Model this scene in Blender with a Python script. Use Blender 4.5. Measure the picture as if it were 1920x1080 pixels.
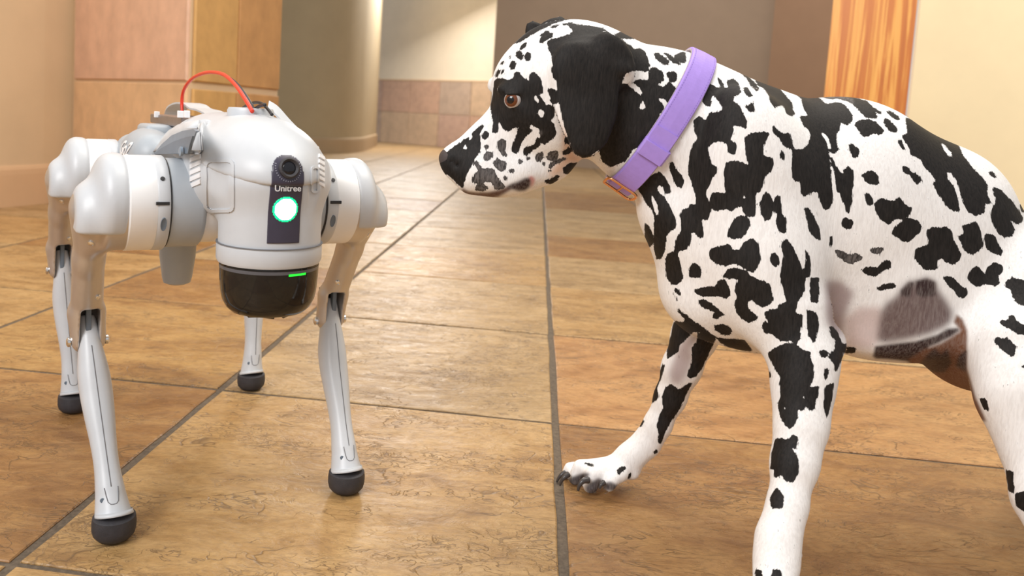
import bpy, bmesh, math, random
import numpy as np
from mathutils import Vector, Matrix
from mathutils.bvhtree import BVHTree

for o in list(bpy.data.objects): bpy.data.objects.remove(o)
SC = bpy.context.scene
COL = SC.collection
RNG = random.Random(7)

# ------------------------------------------------------------------ camera
FPX, PX, PY, EYE = 1500.0, 820.0, 350.0, 0.55
ROLL = math.atan(0.055)
PITCH = math.atan(abs(0.055*(PX-1016)-(PY-228))/math.hypot(0.055, 1)/FPX)
fw = np.array([0, math.cos(PITCH), -math.sin(PITCH)]); rt = np.array([1., 0, 0]); up = np.cross(rt, fw)
CR = math.cos(ROLL)*rt + math.sin(ROLL)*up
CU = -math.sin(ROLL)*rt + math.cos(ROLL)*up
CAMM = np.stack([CR, CU, -fw], 1)
CPOS = np.array([0, 0, EYE])
cam = bpy.data.cameras.new('camera'); camo = bpy.data.objects.new('camera', cam); COL.objects.link(camo)
cam.sensor_width = 36; cam.sensor_fit = 'HORIZONTAL'; cam.lens = FPX/1920*36
cam.shift_x = (960-PX)/1920; cam.shift_y = -(540-PY)/1920
cam.clip_start = 0.05
cam.dof.use_dof = True; cam.dof.focus_distance = 1.08; cam.dof.aperture_fstop = 6.0
m4 = Matrix([list(CAMM[0])+[0], list(CAMM[1])+[0], list(CAMM[2])+[EYE], [0, 0, 0, 1]])
camo.matrix_world = m4
SC.camera = camo

# ------------------------------------------------------------------ world, lamp and added lights, exposure
SC.view_settings.view_transform = 'Standard'; SC.view_settings.look = 'None'
SC.view_settings.gamma = 1; SC.view_settings.use_curve_mapping = False
SC.view_settings.exposure = 0.09
W_ = bpy.data.worlds.new('world'); SC.world = W_; W_.use_nodes = True
bg = W_.node_tree.nodes['Background']; bg.inputs[0].default_value = (0.97, 0.975, 1.0, 1); bg.inputs[1].default_value = 0.52
def area(name, loc, target, sx, sy, power, col):
    l = bpy.data.lights.new(name, 'AREA'); l.shape = 'RECTANGLE'; l.size = sx; l.size_y = sy; l.energy = power; l.color = col
    o = bpy.data.objects.new(name, l); COL.objects.link(o); o.location = loc
    o.rotation_euler = (Vector(target)-Vector(loc)).to_track_quat('-Z', 'Y').to_euler()
    return o
area('key_light', (-1.6, -1.2, 2.3), (0.2, 1.1, 0.3), 1.6, 1.2, 80, (1, 0.98, 0.97))  # unseen soft key from above, left behind the camera; not a window
area('ceiling_lamp_light', (0.5, 1.4, 2.9), (0.3, 1.2, 0), 1.4, 1.4, 46, (1, 0.93, 0.83))
area('floor_glare_light', (-0.55, 12.6, 3.0), (-0.5, 11.0, 0), 1.2, 1.4, 150, (1, 0.95, 0.9))  # unseen source added to throw pale glare on the floor and far wall
area('back_wall_fill_light', (2.2, 6.6, 3.3), (2.4, 10.0, 1.0), 1.6, 1.2, 42, (1, 0.90, 0.82))  # added fill, aimed at the dark back wall to brighten it
area('left_fill_light', (-1.2, 2.6, 2.8), (-1.7, 4.2, 0.6), 1.2, 1.2, 26, (1, 0.93, 0.82))  # added fill that lifts the left wall and pillar, source unseen
area('right_fill_light', (1.6, 2.2, 2.9), (1.8, 4.0, 0.8), 1.2, 1.2, 36, (1, 0.95, 0.85))  # unseen fill, added to brighten the cream wall on the right

# ------------------------------------------------------------------ helpers
def ray(u, v): return CAMM @ np.array([(u-PX)/FPX, -(v-PY)/FPX, -1.0])
def W(u, v, y):
    r = ray(u, v); t = y/r[1]
    return CPOS + r*t
def proj(P):
    q = (np.asarray(P, float)-CPOS) @ CAMM
    return PX+FPX*q[..., 0]/-q[..., 2], PY-FPX*q[..., 1]/-q[..., 2]
def gnd(u, v):
    r = ray(u, v); return CPOS - r*(EYE/r[2])

def link(name, me, mat=None, parent=None, smooth=False):
    o = bpy.data.objects.new(name, me); COL.objects.link(o)
    if mat is not None:
        for m in (mat if isinstance(mat, (list, tuple)) else [mat]): me.materials.append(m)
    if parent is not None: o.parent = parent
    if smooth: me.polygons.foreach_set('use_smooth', [True]*len(me.polygons))
    return o
def pyd(name, vs, fs, mat=None, parent=None, smooth=False):
    me = bpy.data.meshes.new(name); me.from_pydata([tuple(map(float, v)) for v in vs], [], [tuple(map(int, f)) for f in fs]); me.update()
    return link(name, me, mat, parent, smooth)
def empty(name, loc=(0, 0, 0), label=None, cat=None, group=None):
    o = bpy.data.objects.new(name, None); COL.objects.link(o); o.location = loc; o.empty_display_size = .05
    if label: o['label'] = label
    if cat: o['category'] = cat
    if group: o['group'] = group
    return o
def bmo(name, bm, mat, parent=None, smooth=False, bev=0, seg=2):
    if bev: bmesh.ops.bevel(bm, geom=list(bm.edges), offset=bev, segments=seg, affect='EDGES', profile=.6)
    bmesh.ops.recalc_face_normals(bm, faces=bm.faces)
    me = bpy.data.meshes.new(name); bm.to_mesh(me); bm.free()
    return link(name, me, mat, parent, smooth)
def box(name, c, s, mat, parent=None, rot=None, bev=0, seg=2, smooth=False):
    bm = bmesh.new(); bmesh.ops.create_cube(bm, size=1)
    bmesh.ops.scale(bm, vec=s, verts=bm.verts)
    if bev: bmesh.ops.bevel(bm, geom=list(bm.edges), offset=bev, segments=seg, affect='EDGES', profile=.6)
    if rot is not None: bmesh.ops.rotate(bm, matrix=rot, verts=bm.verts)
    bmesh.ops.translate(bm, vec=c, verts=bm.verts)
    return bmo(name, bm, mat, parent, smooth)
def lathe(name, prof, n, mat, parent=None, M=None, smooth=True, caps=True):
    """prof: list of (r, h) about local z; M: 4x4 placement"""
    vs = []; fs = []
    for r, h in prof:
        for i in range(n):
            a = 2*math.pi*i/n; vs.append(Vector((r*math.cos(a), r*math.sin(a), h)))
    for k in range(len(prof)-1):
        for i in range(n):
            j = (i+1) % n; fs.append((k*n+i, k*n+j, (k+1)*n+j, (k+1)*n+i))
    if caps:
        fs.append(tuple(range(n-1, -1, -1))); fs.append(tuple((len(prof)-1)*n+i for i in range(n)))
    if M is not None: vs = [M @ v for v in vs]
    o = pyd(name, vs, fs, mat, parent, False)
    if smooth:
        o.data.polygons.foreach_set('use_smooth', [len(p.vertices) == 4 for p in o.data.polygons])
        try: o.data.set_sharp_from_angle(angle=math.radians(40))
        except Exception: pass
    return o
def tube(name, pts, r, mat, parent=None, n=8, sub=6):
    pts = [Vector(p) for p in pts]
    P = []
    for i in range(len(pts)-1):
        p0 = pts[max(i-1, 0)]; p1 = pts[i]; p2 = pts[i+1]; p3 = pts[min(i+2, len(pts)-1)]
        for k in range(sub):
            t = k/sub
            P.append(.5*((2*p1)+(-p0+p2)*t+(2*p0-5*p1+4*p2-p3)*t*t+(-p0+3*p1-3*p2+p3)*t**3))
    P.append(pts[-1]); vs = []; fs = []
    ref = Vector((0.13, 0.9, 0.31))
    for i, p in enumerate(P):
        t = (P[min(i+1, len(P)-1)]-P[max(i-1, 0)]).normalized()
        a = t.cross(ref).normalized(); b = t.cross(a)
        rr = r[0]+(r[1]-r[0])*i/(len(P)-1) if isinstance(r, tuple) else r
        for k in range(n):
            an = 2*math.pi*k/n; vs.append(p+a*rr*math.cos(an)+b*rr*math.sin(an))
    for i in range(len(P)-1):
        for k in range(n):
            j = (k+1) % n; fs.append((i*n+k, i*n+j, (i+1)*n+j, (i+1)*n+k))
    fs.append(tuple(range(n))); fs.append(tuple((len(P)-1)*n+k for k in range(n-1, -1, -1)))
    o = pyd(name, vs, fs, mat, parent, True)
    bm = bmesh.new(); bm.from_mesh(o.data); bmesh.ops.recalc_face_normals(bm, faces=bm.faces); bm.to_mesh(o.data); bm.free()
    return o

# ------------------------------------------------------------------ implicit surfaces (smooth unions meshed by surface nets)
def unit(v): v = np.asarray(v, float); return v/np.linalg.norm(v)
def capsule(p0, r0, p1, r1, k=.02, ky=1.0, op='add', lab=0):
    return dict(t='c', p0=np.array(p0, float), p1=np.array(p1, float), r0=r0, r1=r1, k=k, ky=ky, op=op, lab=lab)
def ellipsoid(c, ax, rad, k=.02, op='add'):
    return dict(t='e', c=np.array(c, float), A=np.array(ax, float), r=np.array(rad, float), k=k, op=op)
def rbox(c, half, rad, k=.01, op='add', A=np.eye(3)):
    return dict(t='b', c=np.array(c, float), h=np.array(half, float), rr=rad, k=k, op=op, A=np.array(A, float))
def cyl(c, axis, r, h, rad=.004, k=.004, op='add'):
    return dict(t='y', c=np.array(c, float), a=unit(axis), r=r, h=h, rr=rad, k=k, op=op)
def aabb(p):
    if p['t'] == 'c':
        R = max(p['r0'], p['r1']); lo = np.minimum(p['p0'], p['p1'])-R; hi = np.maximum(p['p0'], p['p1'])+R; return lo, hi
    if p['t'] == 'e':
        e = np.sqrt(((p['A']*p['r'][:, None])**2).sum(0)); return p['c']-e, p['c']+e
    if p['t'] == 'b':
        e = (np.abs(p['A'])*(p['h'])[:, None]).sum(0); return p['c']-e, p['c']+e
    R = math.hypot(p['r'], p['h']); return p['c']-R, p['c']+R
def dist(p, X, Y, Z):
    if p['t'] == 'c':
        s = 1.0/p['ky']
        ax, ay, az = p['p0']; d = (p['p1']-p['p0'])*np.array([1, s, 1])
        x = X-ax; y = (Y-ay)*s; z = Z-az
        t = np.clip((x*d[0]+y*d[1]+z*d[2])/max(d@d, 1e-12), 0, 1)
        return np.sqrt((x-t*d[0])**2+(y-t*d[1])**2+(z-t*d[2])**2)-(p['r0']+(p['r1']-p['r0'])*t)
    if p['t'] == 'y':
        x = X-p['c'][0]; y = Y-p['c'][1]; z = Z-p['c'][2]; a = p['a']
        h = x*a[0]+y*a[1]+z*a[2]
        rad = np.sqrt(np.maximum(x*x+y*y+z*z-h*h, 0))
        qx = rad-p['r']+p['rr']; qy = np.abs(h)-p['h']+p['rr']
        return np.minimum(np.maximum(qx, qy), 0)+np.sqrt(np.maximum(qx, 0)**2+np.maximum(qy, 0)**2)-p['rr']
    x = X-p['c'][0]; y = Y-p['c'][1]; z = Z-p['c'][2]; A = p['A']
    a = x*A[0, 0]+y*A[0, 1]+z*A[0, 2]; b = x*A[1, 0]+y*A[1, 1]+z*A[1, 2]; c = x*A[2, 0]+y*A[2, 1]+z*A[2, 2]
    if p['t'] == 'e':
        r = p['r']
        k0 = np.sqrt((a/r[0])**2+(b/r[1])**2+(c/r[2])**2)
        k1 = np.sqrt((a/r[0]**2)**2+(b/r[1]**2)**2+(c/r[2]**2)**2)+1e-9
        return k0*(k0-1)/k1
    qx = np.abs(a)-p['h'][0]+p['rr']; qy = np.abs(b)-p['h'][1]+p['rr']; qz = np.abs(c)-p['h'][2]+p['rr']
    return np.minimum(np.maximum(qx, np.maximum(qy, qz)), 0)+np.sqrt(np.maximum(qx, 0)**2+np.maximum(qy, 0)**2+np.maximum(qz, 0)**2)-p['rr']
def combine(D, d, p):
    k = p['k']
    if p['op'] == 'add':
        h = np.maximum(k-np.abs(D-d), 0)/k; return np.minimum(D, d)-h*h*k*.25
    if p['op'] == 'cut':
        d = -d; h = np.maximum(k-np.abs(D-d), 0)/k; return np.maximum(D, d)+h*h*k*.25
    h = np.maximum(k-np.abs(D-d), 0)/k; return np.maximum(D, d)+h*h*k*.25
def field(prims, P):
    P = np.asarray(P, float).reshape(-1, 3)
    D = np.full(len(P), .08)
    for p in prims: D = combine(D, dist(p, P[:, 0], P[:, 1], P[:, 2]), p)
    return D
def netmesh(prims, res, lo=None, hi=None, smooth=1):
    adds = [aabb(p) for p in prims if p['op'] == 'add']
    l = np.min([a[0] for a in adds], 0)-.03; h = np.max([a[1] for a in adds], 0)+.03
    if lo is not None: l = np.maximum(l, lo)
    if hi is not None: h = np.minimum(h, hi)
    n = np.ceil((h-l)/res).astype(int)+1
    gx, gy, gz = [l[i]+res*np.arange(n[i]) for i in range(3)]
    D = np.full(tuple(n), .08, dtype=np.float32)
    for p in prims:
        if p['op'] == 'int': sl = (slice(None),)*3
        else:
            a, b = aabb(p); m = p['k']+.012
            i0 = np.clip(np.floor((a-m-l)/res).astype(int), 0, n); i1 = np.clip(np.ceil((b+m-l)/res).astype(int)+1, 0, n)
            if (i1 <= i0).any(): continue
            sl = tuple(slice(i0[i], i1[i]) for i in range(3))
        d = dist(p, gx[sl[0]][:, None, None], gy[sl[1]][None, :, None], gz[sl[2]][None, None, :])
        D[sl] = combine(D[sl], d, p)
    # close the volume at the grid border
    for ax in range(3):
        s = [slice(None)]*3
        s[ax] = 0; D[tuple(s)] = np.maximum(D[tuple(s)], res*.5)
        s[ax] = -1; D[tuple(s)] = np.maximum(D[tuple(s)], res*.5)
    S = D < 0
    c = [S[:-1, :-1, :-1], S[1:, :-1, :-1], S[:-1, 1:, :-1], S[1:, 1:, :-1], S[:-1, :-1, 1:], S[1:, :-1, 1:], S[:-1, 1:, 1:], S[1:, 1:, 1:]]
    anyv = np.logical_or.reduce(c); allv = np.logical_and.reduce(c); act = anyv & ~allv
    idx = np.argwhere(act); vid = -np.ones(act.shape, int); vid[act] = np.arange(len(idx))
    off = np.array([(0, 0, 0), (1, 0, 0), (0, 1, 0), (1, 1, 0), (0, 0, 1), (1, 0, 1), (0, 1, 1), (1, 1, 1)])
    val = np.stack([D[idx[:, 0]+o[0], idx[:, 1]+o[1], idx[:, 2]+o[2]] for o in off], 1).astype(float)
    acc = np.zeros((len(idx), 3)); cnt = np.zeros(len(idx))
    for a_, b_ in [(0, 1), (2, 3), (4, 5), (6, 7), (0, 2), (1, 3), (4, 6), (5, 7), (0, 4), (1, 5), (2, 6), (3, 7)]:
        va, vb = val[:, a_], val[:, b_]; cr = (va < 0) != (vb < 0)
        t = np.where(cr, va/(va-vb+1e-12*(~cr)), 0)
        pos = off[a_][None]+t[:, None]*(off[b_]-off[a_])[None]
        acc[cr] += pos[cr]; cnt[cr] += 1
    V = l + (idx+acc/cnt[:, None])*res
    F = []
    for ax in range(3):
        s0 = [slice(None)]*3; s1 = [slice(None)]*3; s0[ax] = slice(0, -1); s1[ax] = slice(1, None)
        A0 = S[tuple(s0)]; A1 = S[tuple(s1)]
        e = np.argwhere(A0 != A1)
        o1, o2 = [(1, 2), (2, 0), (0, 1)][ax]
        e = e[(e[:, o1] > 0) & (e[:, o2] > 0) & (e[:, o1] < S.shape[o1]-1) & (e[:, o2] < S.shape[o2]-1)]
        if len(e) == 0: continue
        ins = A0[e[:, 0], e[:, 1], e[:, 2]]
        def g(da, db):
            q = e.copy(); q[:, o1] += da; q[:, o2] += db; return vid[q[:, 0], q[:, 1], q[:, 2]]
        q = np.stack([g(-1, -1), g(0, -1), g(0, 0), g(-1, 0)], 1)
        q[~ins] = q[~ins][:, ::-1]
        F.append(q)
    F = np.concatenate(F)
    for _ in range(smooth):
        A = np.zeros_like(V); n_ = np.zeros(len(V))
        for i, j in [(0, 1), (1, 2), (2, 3), (3, 0)]:
            np.add.at(A, F[:, i], V[F[:, j]]); np.add.at(A, F[:, j], V[F[:, i]])
            np.add.at(n_, F[:, i], 1); np.add.at(n_, F[:, j], 1)
        V = .5*V+.5*A/np.maximum(n_, 1)[:, None]
    return V, F
def fastmesh(name, V, F):
    me = bpy.data.meshes.new(name)
    me.vertices.add(len(V)); me.vertices.foreach_set('co', np.asarray(V, np.float32).ravel())
    me.loops.add(F.size); me.loops.foreach_set('vertex_index', F.ravel().astype(np.int32))
    me.polygons.add(len(F)); me.polygons.foreach_set('loop_start', (np.arange(len(F))*4).astype(np.int32))
    me.polygons.foreach_set('loop_total', np.full(len(F), 4, np.int32))
    me.polygons.foreach_set('use_smooth', np.ones(len(F), bool))
    me.update(calc_edges=True); me.validate()
    return me
def sdf_obj(name, prims, res, mat, parent=None, smooth=1, lo=None, hi=None):
    V, F = netmesh(prims, res, lo, hi, smooth)
    return link(name, fastmesh(name, V, F), mat, parent)

# ------------------------------------------------------------------ materials
def mat(name, base=(.5, .5, .5), rough=.5, metal=0.0, **kw):
    m = bpy.data.materials.new(name); m.use_nodes = True
    b = m.node_tree.nodes['Principled BSDF']
    b.inputs['Base Color'].default_value = (*base, 1); b.inputs['Roughness'].default_value = rough; b.inputs['Metallic'].default_value = metal
    for k, v in kw.items():
        b.inputs[k].default_value = v
    return m
class N:
    def __init__(s, m): s.t = m.node_tree; s.b = s.t.nodes['Principled BSDF']
    def n(s, typ, **kw):
        x = s.t.nodes.new(typ)
        for k, v in kw.items(): setattr(x, k, v)
        return x
    def l(s, a, b): s.t.links.new(a, b)
    def coord(s, scale=(1, 1, 1), rot=(0, 0, 0), kind='Object'):
        c = s.n('ShaderNodeTexCoord'); mp = s.n('ShaderNodeMapping'); mp.inputs['Scale'].default_value = scale; mp.inputs['Rotation'].default_value = rot
        s.l(c.outputs[kind], mp.inputs['Vector']); return mp.outputs[0]
    def noise(s, vec, scale, detail=3, rough=.5, dist=0):
        x = s.n('ShaderNodeTexNoise'); x.inputs['Scale'].default_value = scale; x.inputs['Detail'].default_value = detail
        x.inputs['Roughness'].default_value = rough; x.inputs['Distortion'].default_value = dist
        s.l(vec, x.inputs['Vector']); return x.outputs['Fac']
    def ramp(s, fac, stops, interp='LINEAR'):
        x = s.n('ShaderNodeValToRGB'); x.color_ramp.interpolation = interp; e = x.color_ramp.elements
        while len(e) > 1: e.remove(e[-1])
        for i, (p, c) in enumerate(stops):
            k = e[0] if i == 0 else e.new(p)
            k.position = p; k.color = (*c, 1) if len(c) == 3 else c
        s.l(fac, x.inputs[0]); return x.outputs[0]
    def math(s, op, a, b=None, c=None):
        x = s.n('ShaderNodeMath'); x.operation = op
        for i, v in enumerate((a, b, c)):
            if v is None: continue
            if isinstance(v, (int, float)): x.inputs[i].default_value = v
            else: s.l(v, x.inputs[i])
        return x.outputs[0]
    def mix(s, f, a, b, typ='MIX'):
        x = s.n('ShaderNodeMix'); x.data_type = 'RGBA'; x.blend_type = typ
        for i, v in ((0, f), (6, a), (7, b)):
            if isinstance(v, (int, float)): x.inputs[i].default_value = v
            elif isinstance(v, tuple): x.inputs[i].default_value = (*v, 1)
            else: s.l(v, x.inputs[i])
        return x.outputs[2]
    def bump(s, h, strength, dist=.002):
        x = s.n('ShaderNodeBump'); x.inputs['Strength'].default_value = strength; x.inputs['Distance'].default_value = dist
        s.l(h, x.inputs['Height']); s.l(x.outputs[0], s.b.inputs['Normal'])
def plain(name, base, rough=.5, metal=0, var=.06, scale=60, bump=.05, bd=.0006, **kw):
    m = mat(name, base, rough, metal, **kw); n = N(m); v = n.coord()
    f = n.noise(v, scale, 4, .6)
    lo = tuple(max(0, c*(1-var)) for c in base); hi = tuple(min(1, c*(1+var)) for c in base)
    n.l(n.ramp(f, [(.3, lo), (.7, hi)]), n.b.inputs['Base Color'])
    if bump: n.bump(n.noise(v, scale*8, 3), bump, bd)
    return m
# ------------------------------------------------------------------ setting materials
def stone_mat(name, ca, cb, cc, seed, wave=0.0, rough=.35, rotz=0.1, scale=1.0):
    m = mat(name); n = N(m)
    c = n.n('ShaderNodeTexCoord'); oi = n.n('ShaderNodeObjectInfo')
    add = n.n('ShaderNodeVectorMath'); add.operation = 'ADD'
    sc = n.n('ShaderNodeVectorMath'); sc.operation = 'MULTIPLY'
    cmb = n.n('ShaderNodeCombineXYZ'); n.l(oi.outputs['Random'], cmb.inputs[0]); n.l(oi.outputs['Random'], cmb.inputs[1])
    n.l(cmb.outputs[0], sc.inputs[0]); sc.inputs[1].default_value = (9.7, 23.1+seed, 0)
    n.l(c.outputs['Object'], add.inputs[0]); n.l(sc.outputs[0], add.inputs[1])
    mp = n.n('ShaderNodeMapping'); mp.inputs['Scale'].default_value = (scale, scale*1.9, scale); mp.inputs['Rotation'].default_value = (0, 0, rotz)
    n.l(add.outputs[0], mp.inputs[0]); v = mp.outputs[0]
    big = n.noise(v, 3.2, 5, .6, .8)
    med = n.noise(v, 11, 6, .68, 1.2)
    fine = n.noise(v, 70, 5, .7)
    f = n.math('ADD', n.math('MULTIPLY', big, .55), n.math('MULTIPLY', med, .45))
    col = n.ramp(f, [(.37, cc), (.47, cb), (.57, ca)])
    if wave:
        wv = n.n('ShaderNodeTexWave'); wv.inputs['Scale'].default_value = 3.0; wv.inputs['Distortion'].default_value = 5.0
        wv.inputs['Detail'].default_value = 3; wv.inputs['Detail Scale'].default_value = 1.3; n.l(v, wv.inputs['Vector'])
        col = n.mix(n.math('MULTIPLY', wv.outputs['Fac'], wave), col, tuple(min(1, x*1.25) for x in ca))
    # dark mineral blotches
    bl = n.ramp(n.noise(v, 6.0, 6, .7, 1.5), [(.60, (0, 0, 0)), (.68, (1, 1, 1))])
    col = n.mix(n.math('MULTIPLY', bl, .45), col, (.16, .105, .055))
    col = n.mix(n.math('MULTIPLY', n.ramp(fine, [(.45, (0, 0, 0)), (.72, (1, 1, 1))]), .5), col, tuple(x*.5 for x in cb))
    # cleft lines: short broken hairline edges of the split stone
    def cleft(scale_, dist_, w, gate):
        nz = n.noise(v, scale_, 3, .55, dist_)
        line = n.math('ABSOLUTE', n.math('SUBTRACT', nz, .5))
        ln = n.ramp(line, [(0.0, (1, 1, 1)), (w, (0, 0, 0))])
        gt = n.ramp(n.noise(v, gate, 2, .5), [(.52, (0, 0, 0)), (.6, (1, 1, 1))])
        return n.math('MULTIPLY', ln, gt)
    cr = n.math('MAXIMUM', n.math('MAXIMUM', cleft(7.5, .9, .014, 5.3), cleft(17, 1.4, .022, 8.1)), cleft(34, 1.0, .03, 3.7))
    col = n.mix(n.math('MULTIPLY', cr, .8), col, (.14, .08, .035))
    n.l(col, n.b.inputs['Base Color'])
    n.l(n.ramp(n.noise(v, 24, 4, .6), [(.3, (rough-.1,)*3), (.7, (rough+.16,)*3)]), n.b.inputs['Roughness'])
    h = n.math('ADD', n.math('MULTIPLY', med, .9), n.math('MULTIPLY', fine, .18))
    h = n.math('SUBTRACT', h, n.math('MULTIPLY', cr, .22))
    st = n.noise(v, 26, 5, .6, .6); h = n.math('ADD', h, n.math('MULTIPLY', st, .3))
    # layered splits: the surface drops in thin terraces
    tn = n.noise(v, 4.2, 7, .62, .5)
    te = n.ramp(tn, [(.40, (0, 0, 0)), (.408, (.25,)*3), (.455, (.27,)*3), (.461, (.5,)*3), (.51, (.52,)*3), (.517, (.75,)*3), (.575, (.77,)*3), (.582, (1,)*3)])
    gt2 = n.ramp(n.noise(v, 2.3, 3, .5), [(.42, (0, 0, 0)), (.56, (1, 1, 1))])
    h = n.math('ADD', h, n.math('MULTIPLY', n.math('MULTIPLY', te, gt2), .9))
    n.bump(h, .6, .006)
    return m
OCH = stone_mat('stone_ochre', (.53, .335, .145), (.43, .255, .10), (.29, .16, .06), 1)
BRN = stone_mat('stone_brown', (.42, .235, .09), (.33, .17, .062), (.23, .11, .04), 2)
WAV = stone_mat('stone_banded', (.52, .29, .12), (.42, .215, .085), (.31, .15, .055), 3, wave=.35, rotz=.75)
TAN = stone_mat('stone_tan', (.53, .36, .18), (.43, .28, .13), (.30, .185, .08), 4)
MID = stone_mat('stone_umber', (.47, .285, .11), (.38, .215, .08), (.25, .13, .05), 5)
GROUT = plain('grout', (.15, .115, .08), .85, 0, .35, 180, .6, .002)
def wallmat(name, c, rough=.85, var=.04, scale=3): return plain(name, c, rough, 0, var, scale, .15, .001)
PLASTER = wallmat('plaster_peach', (.62, .475, .305)); OLIVE = wallmat('plaster_olive', (.40, .32, .195))
CREAMFAR = wallmat('plaster_cream_far', (.80, .71, .56)); TAUPE = wallmat('plaster_taupe', (.37, .275, .195))
BROWNW = wallmat('plaster_brown', (.36, .225, .14)); CREAM = wallmat('plaster_cream', (.78, .68, .46))
SKIRT = wallmat('skirting_tan', (.62, .42, .25)); SKIRT2 = wallmat('skirting_olive', (.40, .29, .17)); SEAM = wallmat('joint_cream', (.68, .50, .32))
def clad(name, c): return plain(name, c, .6, 0, .12, 9, .3, .002)
PINK = clad('clad_pink', (.70, .45, .32)); PEACH = clad('clad_peach', (.72, .48, .28)); OCHC = clad('clad_ochre', (.60, .35, .125)); BRC = clad('clad_brown', (.54, .29, .115))
FT = [clad('clad_rose', (.55, .36, .26)), clad('clad_mauve', (.49, .34, .27)), clad('clad_sand', (.56, .41, .28)), clad('clad_grey', (.47, .36, .28))]
WOOD = mat('orange_wood', rough=.35); _n = N(WOOD); _v = _n.coord((10, 10, .3))
_w = _n.noise(_v, 2.2, 5, .6, 1.6)
_n.l(_n.ramp(_w, [(.3, (.42, .12, .018)), (.46, (.52, .17, .025)), (.53, (.70, .34, .07)), (.58, (.74, .38, .09)), (.66, (.60, .20, .03))]), _n.b.inputs['Base Color'])

def struct(o): o['kind'] = 'structure'; return o

# ------------------------------------------------------------------ floor: grout bed with one object per stone slab
E1 = np.array([.1214, .9926]); E0 = np.array([.9926, -.1214]); O_ = gnd(1042, 795)[:2]
SX, SY = .645, .6165
def gp(s, t, z=0.0): q = O_+E0*s+E1*t; return (q[0], q[1], z)
flo = pyd('floor', [(-14, -2.5, -.0028), (12, -2.5, -.0028), (12, 20, -.0028), (-14, 20, -.0028)], [(0, 1, 2, 3)], GROUT)
struct(flo)
def slab_geo(i, j, rnd, gx=.0068, gy=.0052, n=7, wide=1):
    s0, s1 = i*SX+gx, (i+wide)*SX-gx; t0, t1 = .005+j*SY+gy, .005+(j+1)*SY-gy
    ring = []
    def jit(): return rnd.uniform(-.0022, .0022)
    for k in range(n): ring.append((s0+(s1-s0)*k/n+jit(), t0+jit()*.6))
    for k in range(n): ring.append((s1+jit()*.6, t0+(t1-t0)*k/n+jit()))
    for k in range(n): ring.append((s1+(s0-s1)*k/n+jit(), t1+jit()*.6))
    for k in range(n): ring.append((s0+jit()*.6, t1+(t0-t1)*k/n+jit()))
    return ring
def slab_mesh(ring, rnd):
    m = len(ring); cs = sum(p[0] for p in ring)/m; ct = sum(p[1] for p in ring)/m
    dz = rnd.uniform(-.0006, .0004)
    vs = []
    for s, t in ring: vs.append(gp(s, t, -.0027))
    for s, t in ring: vs.append(gp(s, t, -.0014+dz))
    for s, t in ring:
        d = math.hypot(cs-s, ct-t); k = .0022/d
        vs.append(gp(s+(cs-s)*k, t+(ct-t)*k, dz))
    fs = []
    for a in range(2):
        for k in range(m):
            fs.append((a*m+k, a*m+(k+1) % m, (a+1)*m+(k+1) % m, (a+1)*m+k))
    fs.append(tuple(2*m+k for k in range(m)))
    return vs, fs
rnd = random.Random(3)
mats_over = {(0, 0): WAV, (0, 1): OCH, (0, -1): BRN, (-1, -1): OCH, (-1, 0): TAN, (-2, -1): BRN, (1, -1): BRN, (1, 0): BRN, (-2, 0): MID, (-1, 1): TAN, (-1, 2): OCH, (0, 2): TAN, (0, 3): BRN, (-3, -1): BRN}
far_v, far_f = [], []
for j in range(-6, 24):
    for i in range(-18, 14):
        P = [np.array(gp((i+a)*SX, (j+b)*SY)) for a in (0, .5, 1) for b in (0, .5, 1)]
        P = [p for p in P if p[1] > .25] or None
        if P is None and not (-2.4 < gp(i*SX, j*SY)[1] < .4): continue
        if P is None: P = [np.array(gp((i+.5)*SX, (j+.5)*SY))]
        y = np.mean([p[1] for p in P]) if P else -9
        if y < -2.2 or y > 18: continue
        uv = [proj(p) for p in P]
        infr = not (max(a for a, b in uv) < -250 or min(a for a, b in uv) > 2200 or min(b for a, b in uv) > 1330)
        cx_ = np.mean([p[0] for p in P])
        if not (infr and y < 6.6) and not (abs(cx_) < 3 and -.3 < y < 3.5):
            vs, fs = slab_mesh(slab_geo(i, j, rnd, n=1), rnd)
            b = len(far_v); far_v += vs; far_f += [tuple(q+b for q in f) for f in fs]; continue
        if True:
            if (i, j) in ((1, 0), (1, -1)): continue
            vs, fs = slab_mesh(slab_geo(i, j, rnd, wide=2 if (i, j) in ((0, 0), (0, -1)) else 1), rnd)
            o = pyd('stone_tile', vs, fs, mats_over.get((i, j), rnd.choice([OCH, TAN, BRN, OCH, TAN])), flo)
o = pyd('distant_tile', far_v, far_f, TAN, flo); o['kind'] = 'stuff'

# ------------------------------------------------------------------ walls
def wall(name, pts, h, th, m, z0=0.0, parent=None):
    """upright wall along a ground polyline, thickness th away from the viewer side (left of travel is front)"""
    pts = [np.array(p, float) for p in pts]; vs = []; fs = []
    off = []
    for i, p in enumerate(pts):
        a = pts[max(i-1, 0)]; b = pts[min(i+1, len(pts)-1)]; t = (b-a)/np.linalg.norm(b-a); off.append(np.array([-t[1], t[0]]))
    for p, n_ in zip(pts, off):
        q = p+n_*th
        vs += [(p[0], p[1], z0), (p[0], p[1], h), (q[0], q[1], h), (q[0], q[1], z0)]
    for i in range(len(pts)-1):
        a, b = i*4, i*4+4
        for k in range(4): fs.append((a+k, b+k, b+(k+1) % 4, a+(k+1) % 4))
    fs += [(3, 2, 1, 0), tuple(len(vs)-4+k for k in range(4))]
    o = pyd(name, vs, fs, m, parent)
    if parent is None: struct(o)
    return o
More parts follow.
